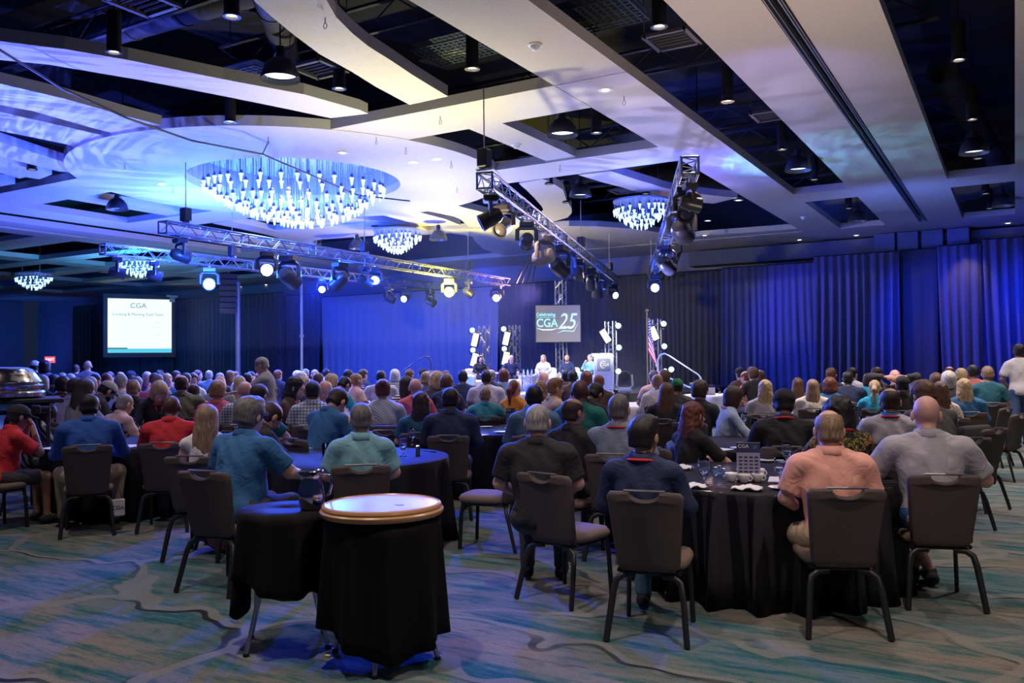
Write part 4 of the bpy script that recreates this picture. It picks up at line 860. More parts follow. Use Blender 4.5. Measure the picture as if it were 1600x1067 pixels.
mb=MB(); mb.tube([(-w_*.02,-.02,-h_*.26),(w_*.12,-.02,-h_*.2),(w_*.35,-.02,-h_*.22),(w_*.46,-.02,h_*.02)],[.004,.02,.02,.004],6); mb.obj('swoosh',te2,t)
# lectern
D=25.8; p=AT(942,580,D); p.z=ST; t=thing('lectern','white lectern with a grey emblem plate and a curved microphone','lectern',p,yaw_at(942,0)+.12); wh2=mat('lectern_white',(.78,.80,.84),.35)
Hh=1.20
mb=MB(); mb.rbox((0,0,Hh/2),(.50,.42,Hh-.08),.02); mb.obj('body',wh2,t); MB().rbox((0,0,.03),(.62,.5,.06),.01).obj('plinth',wh2,t)
MB().rbox((0,.02,Hh-.03),(.64,.50,.035),.01,Matrix.Rotation(.18,3,'X')).obj('reading_top',mat('acrylic_edge',(.65,.8,.85),.15),t)
MB().rbox((0,-.215,Hh-.32),(.40,.02,.38),.008).obj('emblem_plate',mat('plate_grey',(.35,.36,.38),.5),t); text('CGA',.13,wh,t,(.03,-.23,Hh-.32))
MB().tube([(.10*math.cos(a),-.228,Hh-.32+.10*math.sin(a)) for a in [PI*.35+i*PI*1.2/10 for i in range(11)]],.009,5).obj('emblem_arc',wh,t)
for s_ in(-1,1): MB().rbox((s_*.255,-.19,Hh/2),(.05,.05,Hh-.1),.01).obj('corner_post',wh2,t)
MB().tube([(-.1,0,Hh),(-.16,0,Hh+.12),(-.30,0,Hh+.24),(-.42,0,Hh+.34)],.009,6).obj('gooseneck',bm_,t); MB().lathe([(.001,-.06),(.02,-.05),(.024,0),(.001,.05)],(-.02,0,Hh+.1),10).obj('microphone',bm_,t)
# light on its U bracket on the deck
D=26.6; p=AT(976,600,D); p.z=ST+.01; t=thing('floor_moving_light','black moving light in a pale U bracket on the stage floor','stage light',p,yaw_at(976,180)); MB().rbox((0,0,.06),(.42,.36,.12),.03).obj('base',mat('fixture_grey',(.35,.36,.38),.4),t)
MB().tube([(-.22,0,.55),(-.24,0,.2),(-.18,0,.13),(.18,0,.13),(.24,0,.2),(.22,0,.55)],.035,8).obj('yoke',mat('fixture_grey'),t); h=MB().lathe([(.001,-.2),(.12,-.18),(.17,-.05),(.17,.14),(.14,.14)],(0,0,.5),18,Matrix.Rotation(-PI/2-.1,3,'X')).obj('head',bodyb,t,autos=50)
# flag
D=26.9; pb=AT(1012,600,D); pt_=AT(1013,488,D); t=thing('flag','draped red, white and blue striped flag with white stars on a pole','flag',(pb.x,pb.y,ST),yaw_at(1012,0))
hp=pt_.z-ST; MB().tube([(0,0,.04),(0,0,hp)],.018,8).obj('pole',mat('pole_gold',(.25,.19,.10),.5,.4),t); MB().lathe([(.001,0),(.16,.0),(.16,.03),(.05,.06),(.03,.1),(.001,.1)],n=20).obj('base',mat('pole_gold'),t); MB().lathe([(.001,hp+.14),(.03,hp+.10),(.05,hp+.05),(.02,hp),(.001,hp)],n=12).obj('finial',mat('pole_gold'),t)
red=mat('flag_red',(.62,.03,.16),.7); whf=mat('flag_white',(.75,.72,.85),.7); blf=mat('flag_blue',(.04,.06,.30),.7)
NS,NT=26,26; V=[];
for j in range(NT+1):
    tt=j/NT
    for i in range(NS+1):
        s_=i/NS; zz=hp-.12-tt*1.15-s_*1.05*(1-.25*tt); x=.04+s_*(.30+.26*tt)-.22*s_*s_; y=.05*math.sin(s_*9+tt*2)*(.3+s_)
        V.append((x,y-.05,zz))
fs=[];mi=[]
for j in range(NT):
    for i in range(NS):
        fs.append((j*(NS+1)+i,j*(NS+1)+i+1,(j+1)*(NS+1)+i+1,(j+1)*(NS+1)+i)); st=j*13//NT; mi.append(2 if (st<7 and i<NS*.42) else (0 if st%2==0 else 1))
me=bpy.data.meshes.new('flag_cloth'); me.from_pydata(V,[],fs)
for q in(red,whf,blf): me.materials.append(q)
me.polygons.foreach_set('material_index',mi); me.polygons.foreach_set('use_smooth',[True]*len(mi)); fo=link('flag_cloth',me,None,t); sd=fo.modifiers.new('t','SOLIDIFY'); sd.thickness=.006
mb=MB()
for j in range(1,13,2):
    for i in range(1,10,2):
        k=j*(NS+1)+i; c=Vector(V[k])+Vector((0,-.018,0)); mb.add([c+Vector((.022*math.cos(PI/2+a*2*PI/10)*(1 if a%2==0 else .42),0,.022*math.sin(PI/2+a*2*PI/10)*(1 if a%2==0 else .42))) for a in range(10)],[tuple(range(10))])
o=mb.obj('star',whf,fo); tag(o,kind='stuff')
# stage stairs with rails (right and left)
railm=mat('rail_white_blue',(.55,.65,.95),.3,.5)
def stairs(u,v,D,dirx,label,mt):
    p=AT(u,v,D); t=thing('stage_stairs',label,'stairs',(p.x,p.y,0),yaw_at(u,0))
    for k in range(3): hz=ST-.16*(k+1); MB().rbox((dirx*.30*k,0,hz),(.32,1.0,.04),.005).obj('step',mat('step_black',(.06,.08,.16),.5),t); MB().rbox((dirx*.30*k,0,hz/2-.01),(.28,.96,hz-.05),.004).obj('riser',skm,t)
    for yy in(-.48,.48):
        MB().tube([(-dirx*.48,yy,ST),(-dirx*.48,yy,1.66),(-dirx*.40,yy,1.82),(-dirx*.26,yy,1.86),(-dirx*.14,yy,1.80),(dirx*.78,yy,1.18),(dirx*.86,yy,1.08),(dirx*.86,yy,.02)],.024,8).obj('handrail',mt,t,autos=60); MB().tube([(-dirx*.48,yy,1.25),(dirx*.86,yy,.6)],.016,6).obj('lower_rail',mt,t)
    return t
stairs(1052,600,27.5,1,'blue lit stage stairs with white handrails right of the flag',railm); stairs(652,600,29.5,-1,'stage stairs with curved dark handrails before the blue drape',mat('rail_dark',(.10,.10,.14),.25,.7))
p=AT(1085,577,29); t=thing('side_table','low dark table with white items beside the stage stairs','table',(p.x,p.y,0),yaw_at(1085,0)); MB().rbox((0,0,.74),(1.3,.5,.04),.01).obj('tabletop',mat('table_blue',(.12,.15,.35),.5),t)
for sx in(-.6,.6):
    for sy in(-.2,.2): MB().tube([(sx,sy,.02),(sx,sy,.72)],.02,6).obj('leg',bm_,t)
# armchairs and small tables on stage
am_=mat('armchair_white',(.80,.78,.76),.6)
def armchair(u,D,a,label):
    p=AT(u,600,D); t=thing('armchair',label,'armchair',(p.x,p.y,ST),yaw_at(u,a),'white armchairs on stage')
    MB().rbox((0,.02,.27),(.62,.60,.30),.05).obj('seat',am_,t); MB().rbox((0,-.30,.46),(.72,.16,.66),.06,Matrix.Rotation(.1,3,'X')).obj('backrest',am_,t)
    for s_ in(-1,1): MB().rbox((s_*.36,.0,.34),(.14,.66,.50),.05).obj('armrest',am_,t)
    for sx in(-.3,.3):
        for sy in(-.25,.25): MB().tube([(sx,sy,.005),(sx,sy,.12)],.02,6).obj('leg',bm_,t)
    return t
for u,D,a,l in [(749,27.6,150,'leftmost white armchair holding the woman in black'),(800,28.2,172,'white armchair under the man in the navy jacket'),(851,28.0,-172,'white armchair under the fair haired woman'),(886,28.2,-165,'white armchair under the man beside the central tower'),(921,27.2,-150,'white armchair next to the lectern')]: armchair(u,D,a,l)
p=AT(776,600,28.6); t=thing('frame_table','open white cube side table between two armchairs','table',(p.x,p.y,ST),yaw_at(776,0)); mb=MB()
for sx in(-.25,.25):
    for sy in(-.22,.22): mb.box((sx,sy,.32),(.05,.05,.64))
mb.obj('leg_frame',am_,t); MB().rbox((0,0,.62),(.56,.5,.05),.01).obj('tabletop',am_,t)
for u,D,l in ((826,27.4,'white draped low table with water bottles in front of the panel'),):
    p=AT(u,600,D); t=thing('low_table',l,'table',(p.x,p.y,ST),0); MB().lathe([(.30,.02),(.27,.30),(.28,.50),(.30,.54),(.001,.55)],n=24).obj('draped_top',am_,t,smooth=True)
    for k in range(3): q=thing('water_bottle','%s of three clear water bottles on the low stage table'%['leftmost','middle','rightmost'][k],'bottle',(p.x-.15+.15*k,p.y-.05,ST+.555)); MB().lathe([(.03,0),(.032,.12),(.012,.17),(.012,.20),(.001,.20)],n=10).obj('bottle_body',mat('water_blue',(.5,.65,.8),.1),q)
mb=MB()
p=AT(823,601,26.8); t=thing('lattice_stand','narrow metal lattice stand in front of the panel','stand',(p.x,p.y,ST),yaw_at(823,0))
for s_ in(-.14,.14): MB().tube([(s_,0,.01),(s_,0,.60)],.02,6).obj('post',chrome,t)
for k in range(4): mb.tube([(-.14,0,.02+.15*k),(.14,0,.17+.15*k)],.012,5); mb.tube([(.14,0,.02+.15*k),(-.14,0,.17+.15*k)],.012,5)
mb.obj('lattice',chrome,t)
# ------------------------------------------------------------------ banquet chair
fab=mat('chair_fabric',(.105,.08,.074),.9,bump=(260,.5)); fabs=mat('chair_seat_fabric',(.20,.14,.11),.85,bump=(260,.5)); legm=mat('chair_leg',(.02,.02,.024),.4,.3); trimm=mat('chair_trim',(.16,.15,.17),.35,.5)
def build_chair():
    t=bpy.data.objects.new('banquet_chair',None); COL.objects.link(t)
    # back panel outline with a scooped grip
    H0,H1=.40,.885; out=[]
    wb,wt=.185,.225
    out+=[(-wb+.03,H0),(wb-.03,H0),(wb,H0+.04),(wt-.006,H1-.07),(wt,H1-.03),(wt-.02,H1-.004),(.115,H1)]
    out+=[(.09*math.cos(a),H1-.002-.048*math.sin(a)) for a in [PI*k/10 for k in range(11)]]
    out+=[(-.115,H1),(-wt+.02,H1-.004),(-wt,H1-.03),(-wt+.006,H1-.07),(-wb,H0+.04)]
    def back(inset,y): 
        cx,cz=0,(H0+H1)/2; r=[]
        nn=len(out)
        for i,(x,z) in enumerate(out):
            a=Vector(out[i-1]); b=Vector(out[(i+1)%nn]); d=(b-a).normalized(); nrm=Vector((-d.y,d.x)); r.append((x+nrm.x*inset,z+nrm.y*inset))
        return r
    tilt=lambda z:-.195-.20*(z-H0)-.10*(z-H0)**2
    mb=MB(); nn=len(out); V=[]; fs=[]
    for inset,dy in((.014,-.032),(0,-.020),(0,.018),(.014,.030)):
        for x,z in back(inset,0): V.append((x,tilt(z)+dy-.02*(1-(x/.23)**2),z))
    for k in range(3):
        for i in range(nn): fs.append((k*nn+i,k*nn+(i+1)%nn,(k+1)*nn+(i+1)%nn,(k+1)*nn+i))
    tri=tessellate_polygon([[Vector((x,z,0)) for x,z in out]])
    for a in tri: fs.append(tuple(a)); fs.append(tuple(i+3*nn for i in a))
    mb.add(V,fs); mb.obj('backrest',fab,t,autos=50)
    MB().tube([(-.12,tilt(H1)-.012,H1+.004),(0,tilt(H1)-.026,H1+.006),(.12,tilt(H1)-.012,H1+.004)],.009,6).obj('grip_bar',trimm,t)
    mb=MB()
    prof=[(.0,-.5,.405),(0,0,0)]
    V=[];fs=[]; rings=[(.205,.405),(.222,.42),(.225,.445),(.208,.465),(.14,.472)]
    n=28
    for r,z in rings:
        for i in range(n):
            a=2*PI*i/n; c_,s_=math.cos(a),math.sin(a); q=(abs(c_)**5+abs(s_)**5)**(-1/5); V.append((r*q*c_,r*q*s_*1.0+.01,z+(.006 if z>.45 else 0)))
    for k in range(4):
        for i in range(n): fs.append((k*n+i,k*n+(i+1)%n,(k+1)*n+(i+1)%n,(k+1)*n+i))
    fs.append(tuple(range(n-1,-1,-1))); fs.append(tuple(range(4*n,5*n))); mb.add(V,fs); mb.obj('seat',fabs,t,autos=60)
    mb=MB(); mb.tube([(-.17,-.20,.39),(.17,-.20,.39)],.014,8); mb.tube([(-.18,.18,.395),(.18,.18,.395)],.014,8); mb.tube([(-.18,-.2,.395),(-.18,.18,.395)],.014,8); mb.tube([(.18,-.2,.395),(.18,.18,.395)],.014,8); mb.obj('seat_frame',legm,t)
    for s_ in(-1,1):
        MB().tube([(s_*.08,-.205,.375),(s_*.15,-.215,.372),(s_*.19,-.232,.345),(s_*.205,-.255,.28),(s_*.235,-.33,.004)],[.014,.015,.016,.016,.015],8,flat=1.3).obj('leg',legm,t,autos=60)
        MB().tube([(s_*.185,.17,.40),(s_*.195,.185,.30),(s_*.205,.20,.004)],.015,8,flat=1.2).obj('leg',legm,t,autos=60)
    return t
CH0=build_chair(); ch_used=[False]
CHAIRG='banquet chairs around the tables'
def chair(x,y,rot,label):
    global CH0
    o=CH0 if not ch_used[0] else copy_tree(CH0); ch_used[0]=True; o.location=(x,y,.0); o.rotation_euler=(0,0,rot); tag(o,label,'chair',CHAIRG); return o
# ------------------------------------------------------------------ tables
blk=mat('linen_black',(.008,.0075,.011),.7,spec=.25); 
def linen_stripe():
    M=mat('linen_black_stripe',(.02,.02,.026),.7,spec=.22); nt=M.node_tree; b=nt.nodes['Principled BSDF']; tc=N(nt,'ShaderNodeTexCoord'); w=N(nt,'ShaderNodeTexWave'); mp=N(nt,'ShaderNodeMapping'); mp.inputs['Rotation'].default_value=(0,0,.75); nt.links.new(tc.outputs['Object'],mp.inputs[0]); nt.links.new(mp.outputs[0],w.inputs[0]); w.inputs['Scale'].default_value=3.4
    r=ramp(nt,[(.4,(.005,.0045,.007)),(.6,(.022,.02,.028))]); nt.links.new(w.outputs['Fac'],r.inputs[0]); nt.links.new(r.outputs[0],b.inputs['Base Color']); r2=ramp(nt,[(.4,(.45,.45,.45)),(.6,(.85,.85,.85))]); nt.links.new(w.outputs['Fac'],r2.inputs[0]); nt.links.new(r2.outputs[0],b.inputs['Roughness']); return M
blks=linen_stripe(); wht=mat('linen_white',(.72,.70,.70),.7)
TABLES={}
def table(key,u,D,m,label,r=.915,skirt=True):
    "D: distance of the table centre"
    p=AT(u,600,D); t=thing('round_table','folding table hidden under the '+' '.join(label.split()[:9]),'table',(p.x,p.y,0),0,'round banquet tables')
    MB().lathe([(.001,.755),(r-.01,.755),(r,.745),(r-.01,.725),(.001,.72)],n=40).obj('tabletop',mat('plywood',(.3,.2,.12),.6),t)
    for k in range(4):
        a=PI/4+PI/2*k; MB().tube([(.45*math.cos(a),.45*math.sin(a),.72),(.5*math.cos(a),.5*math.sin(a),.01)],.016,6).obj('leg',bm_,t)
    ns=int(13+3*((u*7)%3)); ph=u%6
    def fold(p,a):
        if p.z<.75:
            t_=(.75-p.z)/.75; k=.012+.075*t_; return (p.x*(1+k*(math.sin(a*ns+ph)+.4*math.sin(a*(ns*2+3)+1))),p.y*(1+k*(math.sin(a*ns+ph)+.4*math.sin(a*(ns*2+3)+1))),p.z)
        return p
    prof=[(.001,.766),(r*.6,.766),(r+.004,.766),(r+.014,.756),(r+.016,.70),(r+.018,.55),(r+.02,.38),(r+.02,.2),(r+.03,.008)]
    o=MB().lathe(prof,n=128,fn=fold).obj('tablecloth',m,None,smooth=True,loc=(p.x,p.y,0)); tag(o,label,'tablecloth','floor length round tablecloths')
    TABLES[key]=(p,r); return p
TB=[('a',1190,6.46,blks,'black satin striped cloth nearest the camera at the right, under cups and a sign'),
('b',547,8.1,blk,'black cloth lit blue in the centre left, with goblets, behind the small round table'),
('c',207,9.95,blk,'black cloth at the left between the blue and the red shirted men'),
('d',748,11.2,blk,'black cloth in the middle between the navy shirt and the teal shirt'),
('e',1180,9.0,blk,'black cloth in front of the woman in the denim jacket'),
('f',1310,11.6,blk,'black cloth behind the man in the black mesh cap'),
('h',552,14.6,blk,'black cloth with papers behind the man looking down'),
('i',415,12.4,blk,'black cloth behind the man with glasses, holding an orange drink'),
('j',243,14.2,blk,'black cloth behind the red shirted man on the left'),
('k',575,20,wht,'white cloth with a vase of pale flowers'),
('l',1125,21.5,wht,'white cloth falling to the floor right of the green cap'),
('m',888,13.9,wht,'white cloth in front of the clapping man'),
('n',1000,17.2,wht,'white cloth with orange flowers behind the grey haired man'),
('o',815,24,wht,'white cloth just below the stage panel'),
('p',330,25,wht,'white cloth left of the standing man in grey'),
('q',448,26,wht,'white cloth right of the standing man in grey'),
('r',1440,15.6,blk,'dark cloth among the group at the right below the drape'),
('s',1335,19.5,blk,'dark cloth before the blue drape, right of centre'),
('u',100,15.8,blk,'dark cloth at the far left behind the chrome chafer'),
('v',640,16.0,blk,'dark cloth among the women in stripes'),
('w',160,22.0,wht,'white cloth far left before the standing men'),]
for a in TB: table(*a)
# ------------------------------------------------------------------ table things
glassm=mat('glass',(.9,.95,1),.03,trans=1.0); glassb=mat('glass_blue',(.55,.75,1),.05,trans=.85); china=mat('china_white',(.78,.76,.74),.3); paper=mat('paper_white',(.75,.74,.76),.8); steel=mat('cutlery',(.5,.5,.52),.2,1); waterm=mat('water',(.75,.85,1),.02,trans=1.0); napk=mat('napkin_white',(.8,.8,.8),.9)
CH={}
def proto(k,fn):
    def mk(loc,label,rot=0,group=None,s_=1.0):
        if k not in CH: o=fn(); CH[k]=o
        else: o=copy_tree(CH[k])
        o.location=loc; o.rotation_euler=(0,0,rot); o.scale=(s_,s_,s_); nm,cat=k; tag(o,label,cat,group); return o
    return mk
def _gob():
    t=thing('water_goblet',None,'glass'); MB().lathe([(.001,.0),(.034,.0),(.035,.004),(.008,.012),(.006,.03),(.008,.055),(.022,.068),(.036,.095),(.041,.13),(.040,.165),(.036,.19),(.0345,.19),(.0385,.165),(.0395,.13),(.034,.097),(.020,.072),(.001,.066)],n=22).obj('glass_bowl',glassm,t,smooth=True)
    MB().lathe([(.001,.069),(.019,.074),(.033,.098),(.038,.125),(.001,.125)],n=20).obj('water',waterm,t,smooth=True); return t
goblet=proto(('water_goblet','glass'),_gob)
def _pint():
    t=thing('tumbler',None,'glass'); MB().lathe([(.001,0),(.030,0),(.040,.14),(.038,.14),(.0285,.008),(.001,.008)],n=20).obj('glass_wall',glassm,t,smooth=True); MB().lathe([(.001,.009),(.028,.009),(.034,.08),(.001,.08)],n=18).obj('water',waterm,t,smooth=True); return t
tumbler=proto(('tumbler','glass'),_pint)
def _cup():
    t=thing('coffee_cup',None,'cup'); MB().lathe([(.001,.0),(.024,.0),(.026,.006),(.036,.02),(.043,.05),(.044,.062),(.041,.062),(.034,.024),(.001,.01)],n=24).obj('bowl',china,t,smooth=True); MB().tube([(.040,0,.052),(.058,0,.05),(.066,0,.034),(.054,0,.018),(.036,0,.018)],.0045,6).obj('handle',china,t); return t
cup=proto(('coffee_cup','cup'),_cup)
def _plate():
    return MB().lathe([(.001,.0),(.05,.0),(.055,.004),(.085,.014),(.086,.017),(.052,.008),(.001,.006)],n=32).obj('plate',china,None,smooth=True)
plate=proto(('plate','plate'),_plate)
def _nap():
    mb=MB(); V=[];n=8
    for j in range(n+1):
        for i in range(n+1):
            x,y=(i/n-.5)*.2,(j/n-.5)*.13; V.append((x,y,.012+.010*math.sin(i*1.7)*math.cos(j*1.3)+.02*math.exp(-((x-.02)**2+y*y)*300)))
    mb.add(V,[(j*(n+1)+i,j*(n+1)+i+1,(j+1)*(n+1)+i+1,(j+1)*(n+1)+i) for j in range(n) for i in range(n)]); o=mb.obj('napkin',napk,None,smooth=True); s=o.modifiers.new('t','SOLIDIFY'); s.thickness=.006; return o
napkin=proto(('napkin','napkin'),_nap)
def _pap():
    return MB().rbox((0,0,.003),(.216,.28,.004),.002).obj('paper_sheet',paper,None)
sheet=proto(('paper_sheet','paper'),_pap)
def _knife():
    mb=MB(); mb.box((0,.05,.003),(.012,.10,.004)); mb.tube([(0,0,.004),(0,-.09,.004)],.006,6); return mb.obj('table_knife',steel,None)
knife=proto(('table_knife','cutlery'),_knife)
TZ=.767
def onT(u,v): return PT(u,v,TZ)
def sign(u,v,label,w=.165,h=.28,bg=(.10,.11,.22),top=(.03,.035,.10),rot=None,tx=True):
    p=onT(u,v); t=thing('table_sign',label,'sign',p,yaw_at(u,-4) if rot is None else rot)
    MB().rbox((0,.012,h/2),(w,.006,h),.001).obj('card',mat('sign_%d'%int(bg[2]*999),bg,.45),t); MB().rbox((0,0,.01),(w+.01,.06,.02),.004).obj('foot',mat('sign_foot',(.1,.1,.12),.3),t)
    MB().box((0,.0078,h*.87),(w,.002,h*.25)).obj('header_band',mat('sign_top',top,.5),t)
    if tx:
        text('CGA',.036,paper,t,(-.035,.006,h*.90)); text('25',.03,mat('sign_teal',(.15,.4,.45),.6),t,(.045,.006,h*.88),shear=.3)
        for r_ in range(5):
            for c_ in range(4): MB().box((-.055+c_*.037,.0075,h*.62-r_*.026),(.024,.002,.010)).obj('printed_block',mat('sign_ink',(.02,.02,.05),.6),t)
    return t
sign(1170,752,'dark sponsor sign card standing on the striped black cloth',bg=(.30,.30,.42)); sign(1336,663,'dark sign card behind the curly haired person',h=.24); sign(185,682,'small sign card in front of the man in pale pink',.11,.16); sign(798,668,'teal and red sign card left of the slate blue shirt',.13,.26,bg=(.10,.22,.27)); sign(1262,705,'pale edged sign card left of the pink shirted man',.12,.26,bg=(.25,.25,.32)); sign(1108,617,'white printed sign card on the white cloth at the right',.3,.25,bg=(.6,.6,.62),tx=False); sign(540,632,'cream printed card by the vase of flowers',.5,.22,bg=(.62,.6,.56),tx=False)
for u,v,l in [(1100,758,'goblet left of the cups on the striped cloth'),(1219,757,'goblet in front of the pink shirted man'),(1230,728,'goblet behind the first, glowing blue'),(493,698,'glowing blue goblet nearest the man with glasses'),(520,693,'goblet between the blue ones on the centre table'),(630,713,'front goblet on the right side of the blue lit table'),(644,696,'rear goblet on the right side of the blue lit table'),(222,688,'blue goblet beside the red shirted man'),(208,672,'clear goblet before the man in pale pink'),(1331,661,'slim goblet by the sign behind the curly hair'),(1163,668,'goblet held by the woman in denim'),(748,660,'goblet on the dark middle table')]: goblet(onT(u,v),'clear stemmed water '+l,0,'water goblets')
for u,v,l in [(509,716,'blue lit tumbler in front on the centre table'),(232,686,'blue tumbler behind the goblet at the left'),(455,660,'tall clear tumbler nearest the orange drink'),(1178,672,'tumbler on the denim woman table')]: tumbler(onT(u,v),l,0,'tumblers')
for u,v,dz,l in [(1143,752,0,'left front coffee cup of the cup cluster'),(1163,754,0,'middle front coffee cup of the cup cluster'),(1184,753,0,'right front coffee cup with its handle out'),(1160,744,.0,'rear coffee cup under the upturned one'),(1186,745,0,'rear right coffee cup of the cluster')]:
    p=onT(u,v); p.z+=dz; cup(p,l,-.3,'coffee cups on the striped cloth')
p=onT(1161,747); p.z=TZ+.065; cup(p,'coffee cup stacked on top of the others',.5,'coffee cups on the striped cloth')
for u,v,l in [(1221,764,'saucer plate with a fork near the pink shirt'),(1198,721,'large plate behind the sign on the striped cloth'),(1228,724,'plate beside the blue goblet'),(1252,648,'plate with a napkin before the black capped man'),(760,668,'plate on the dark middle table')]: plate(onT(u,v),'white round '+l,0,'white plates')
for u,v,l,r_ in [(1080,763,'white folded napkin at the navy sleeve',.6),(1062,733,'small white napkin beyond the navy shoulder',0),(1167,766,'white napkin in front of the cups',.2),(1250,643,'crumpled napkin on the plate before the black cap',0),(763,658,'crumpled napkin on the dark middle table',1)]: napkin(onT(u,v),l,r_,'white napkins')
for u,v,l,r_ in [(1225,750,'paper square under the goblet near the pink shirt',.2),(520,655,'loose paper on the table behind the man looking down',.4),(545,650,'second loose paper on that cloth',.1),(205,697,'paper sheet on the dark left table',.3),(85,700,'paper sheet before the dark haired woman',.1),(478,699,'programme sheet by the forearm of the man with glasses',.5),(745,680,'paper sheet at the near edge of the dark middle table',.0),(240,640,'paper on the table behind the red shirt',.2),(1120,702,'closed grey folder on the striped cloth',1.2),(448,658,'paper beside the orange drink',.2),(805,668,'paper at the base of the teal sign',.1),(1420,640,'paper on the table hidden behind the bald man',.2)]: sheet(onT(u,v),'white '+l if 'folder' not in l else l,r_,'papers on the tables')
for u,v,l in [(1118,738,'knife beside the folder on the striped cloth'),(1096,768,'knife in front of the goblet left of the cups'),(673,706,'white handled knife on the blue lit table')]: knife(onT(u,v),l,1.3,'knives')
p=onT(653,712); t=thing('salt_shaker','small dark salt shaker on the blue lit table','shaker',p); MB().lathe([(.001,0),(.022,0),(.02,.07),(.001,.07)],n=16).obj('jar',mat('shaker',(.08,.1,.14),.15,.4),t,autos=50); MB().lathe([(.022,.07),(.023,.09),(.015,.10),(.001,.10)],n=16).obj('lid',chrome,t)
for k,(u,v) in enumerate(((1118,744),(1124,741),(1131,746))):
    t=thing('creamer_jar','small shiny condiment jar %s of the cups'%['farthest left','left','just left'][k],'jar',onT(u,v),0,'condiment jars'); MB().lathe([(.001,0),(.020,0),(.021,.04),(.015,.055),(.001,.055)],n=14).obj('jar',glassb,t,smooth=True); MB().lathe([(.016,.055),(.017,.068),(.001,.07)],n=14).obj('lid',chrome,t)
def bouquet(u,v,D,cols,label,n=12,s_=1.0):
    p=AT(u,v,D); p.z=TZ; t=thing('flower_vase',label,'flowers',p); MB().lathe([(.001,0),(.05,0),(.045,.1),(.055,.2),(.05,.2),(.04,.1),(.001,.01)],n=18).obj('vase',glassm,t,smooth=True); r=random.Random(n)
    for k in range(n):
        a=r.random()*6.28; q=.13*s_*math.sqrt(r.random()); zz=.27+.12*r.random()-q*.4; c=(q*math.cos(a),q*math.sin(a),zz)
        MB().tube([(0,0,.08),(c[0]*.5,c[1]*.5,.2),c],.004,4).obj('stem',mat('leaf_green',(.08,.22,.07),.6),t)
        mb=MB()
        for j in range(9): b=2*PI*j/9; d=Vector((math.cos(b),math.sin(b),.35)); x=Vector((-math.sin(b),math.cos(b),0)); C=Vector(c); mb.add([C,C+d*.03+x*.014,C+d*.055,C+d*.03-x*.014],[(0,1,2,3)])
        mb.lathe([(.001,.015),(.014,.008),(.001,0)],c,8); mb.obj('blossom',mat('petal_%d'%(k%len(cols)),cols[k%len(cols)],.6) if False else mat('petal_%s_%d'%(label[:4],k%len(cols)),cols[k%len(cols)],.6),t)
bouquet(566,628,20,[(.85,.75,.55),(.8,.5,.4),(.85,.85,.8)],'glass vase of pale yellow and peach gerberas on the white cloth',12,1.5); bouquet(953,622,15.4,[(.85,.22,.04),(.8,.4,.06),(.1,.3,.1)],'bunch of orange flowers on the white cloth by the lectern',12,1.5); bouquet(1085,600,21.4,[(.8,.7,.2),(.7,.8,.5)],'small yellow centrepiece on the white cloth beside the stairs',8,1.2)
r=random.Random(5)
for k,(key,n) in enumerate((('l',10),('m',7),('n',6),('o',7),('k',7),('q',5),('p',5),('i',4),('j',5),('h',4),('f',4),('e',4),('d',4),('c',4))):
    p,R_=TABLES[key]; nm={'l':'the white cloth right of the green cap','m':'the clapping man table','n':'the orange flower table','o':'the table below the panel','k':'the pale flower table','q':'the white cloth right of the standing man','p':'the white cloth left of the standing man','i':'the table behind the man with glasses','j':'the table behind the red shirt','h':'the table behind the man looking down','f':'the table behind the mesh cap','e':'the table of the woman in denim','d':'the dark middle table','c':'the left table'}[key]
    for j in range(n):
        a=2*PI*j/n+k; q=.62+.1*r.random(); c=(p.x+q*math.cos(a),p.y+q*math.sin(a),TZ)
        dd=(c[0]-p.x)*ROT[0][0]+(c[1]-p.y)*ROT[1][0]; ff=-((c[0]-p.x)*ROT[0][2]+(c[1]-p.y)*ROT[1][2])
        sd=('left' if dd<-.25 else 'right' if dd>.25 else 'middle')+(' far' if ff>.15 else ' near' if ff<-.15 else ' inner')+' part of '
        if j%2: tumbler(c,'clear tumbler on the '+sd+nm,0,'tumblers on '+nm)
        else: plate(c,'white plate on the '+sd+nm,0,'plates on '+nm)
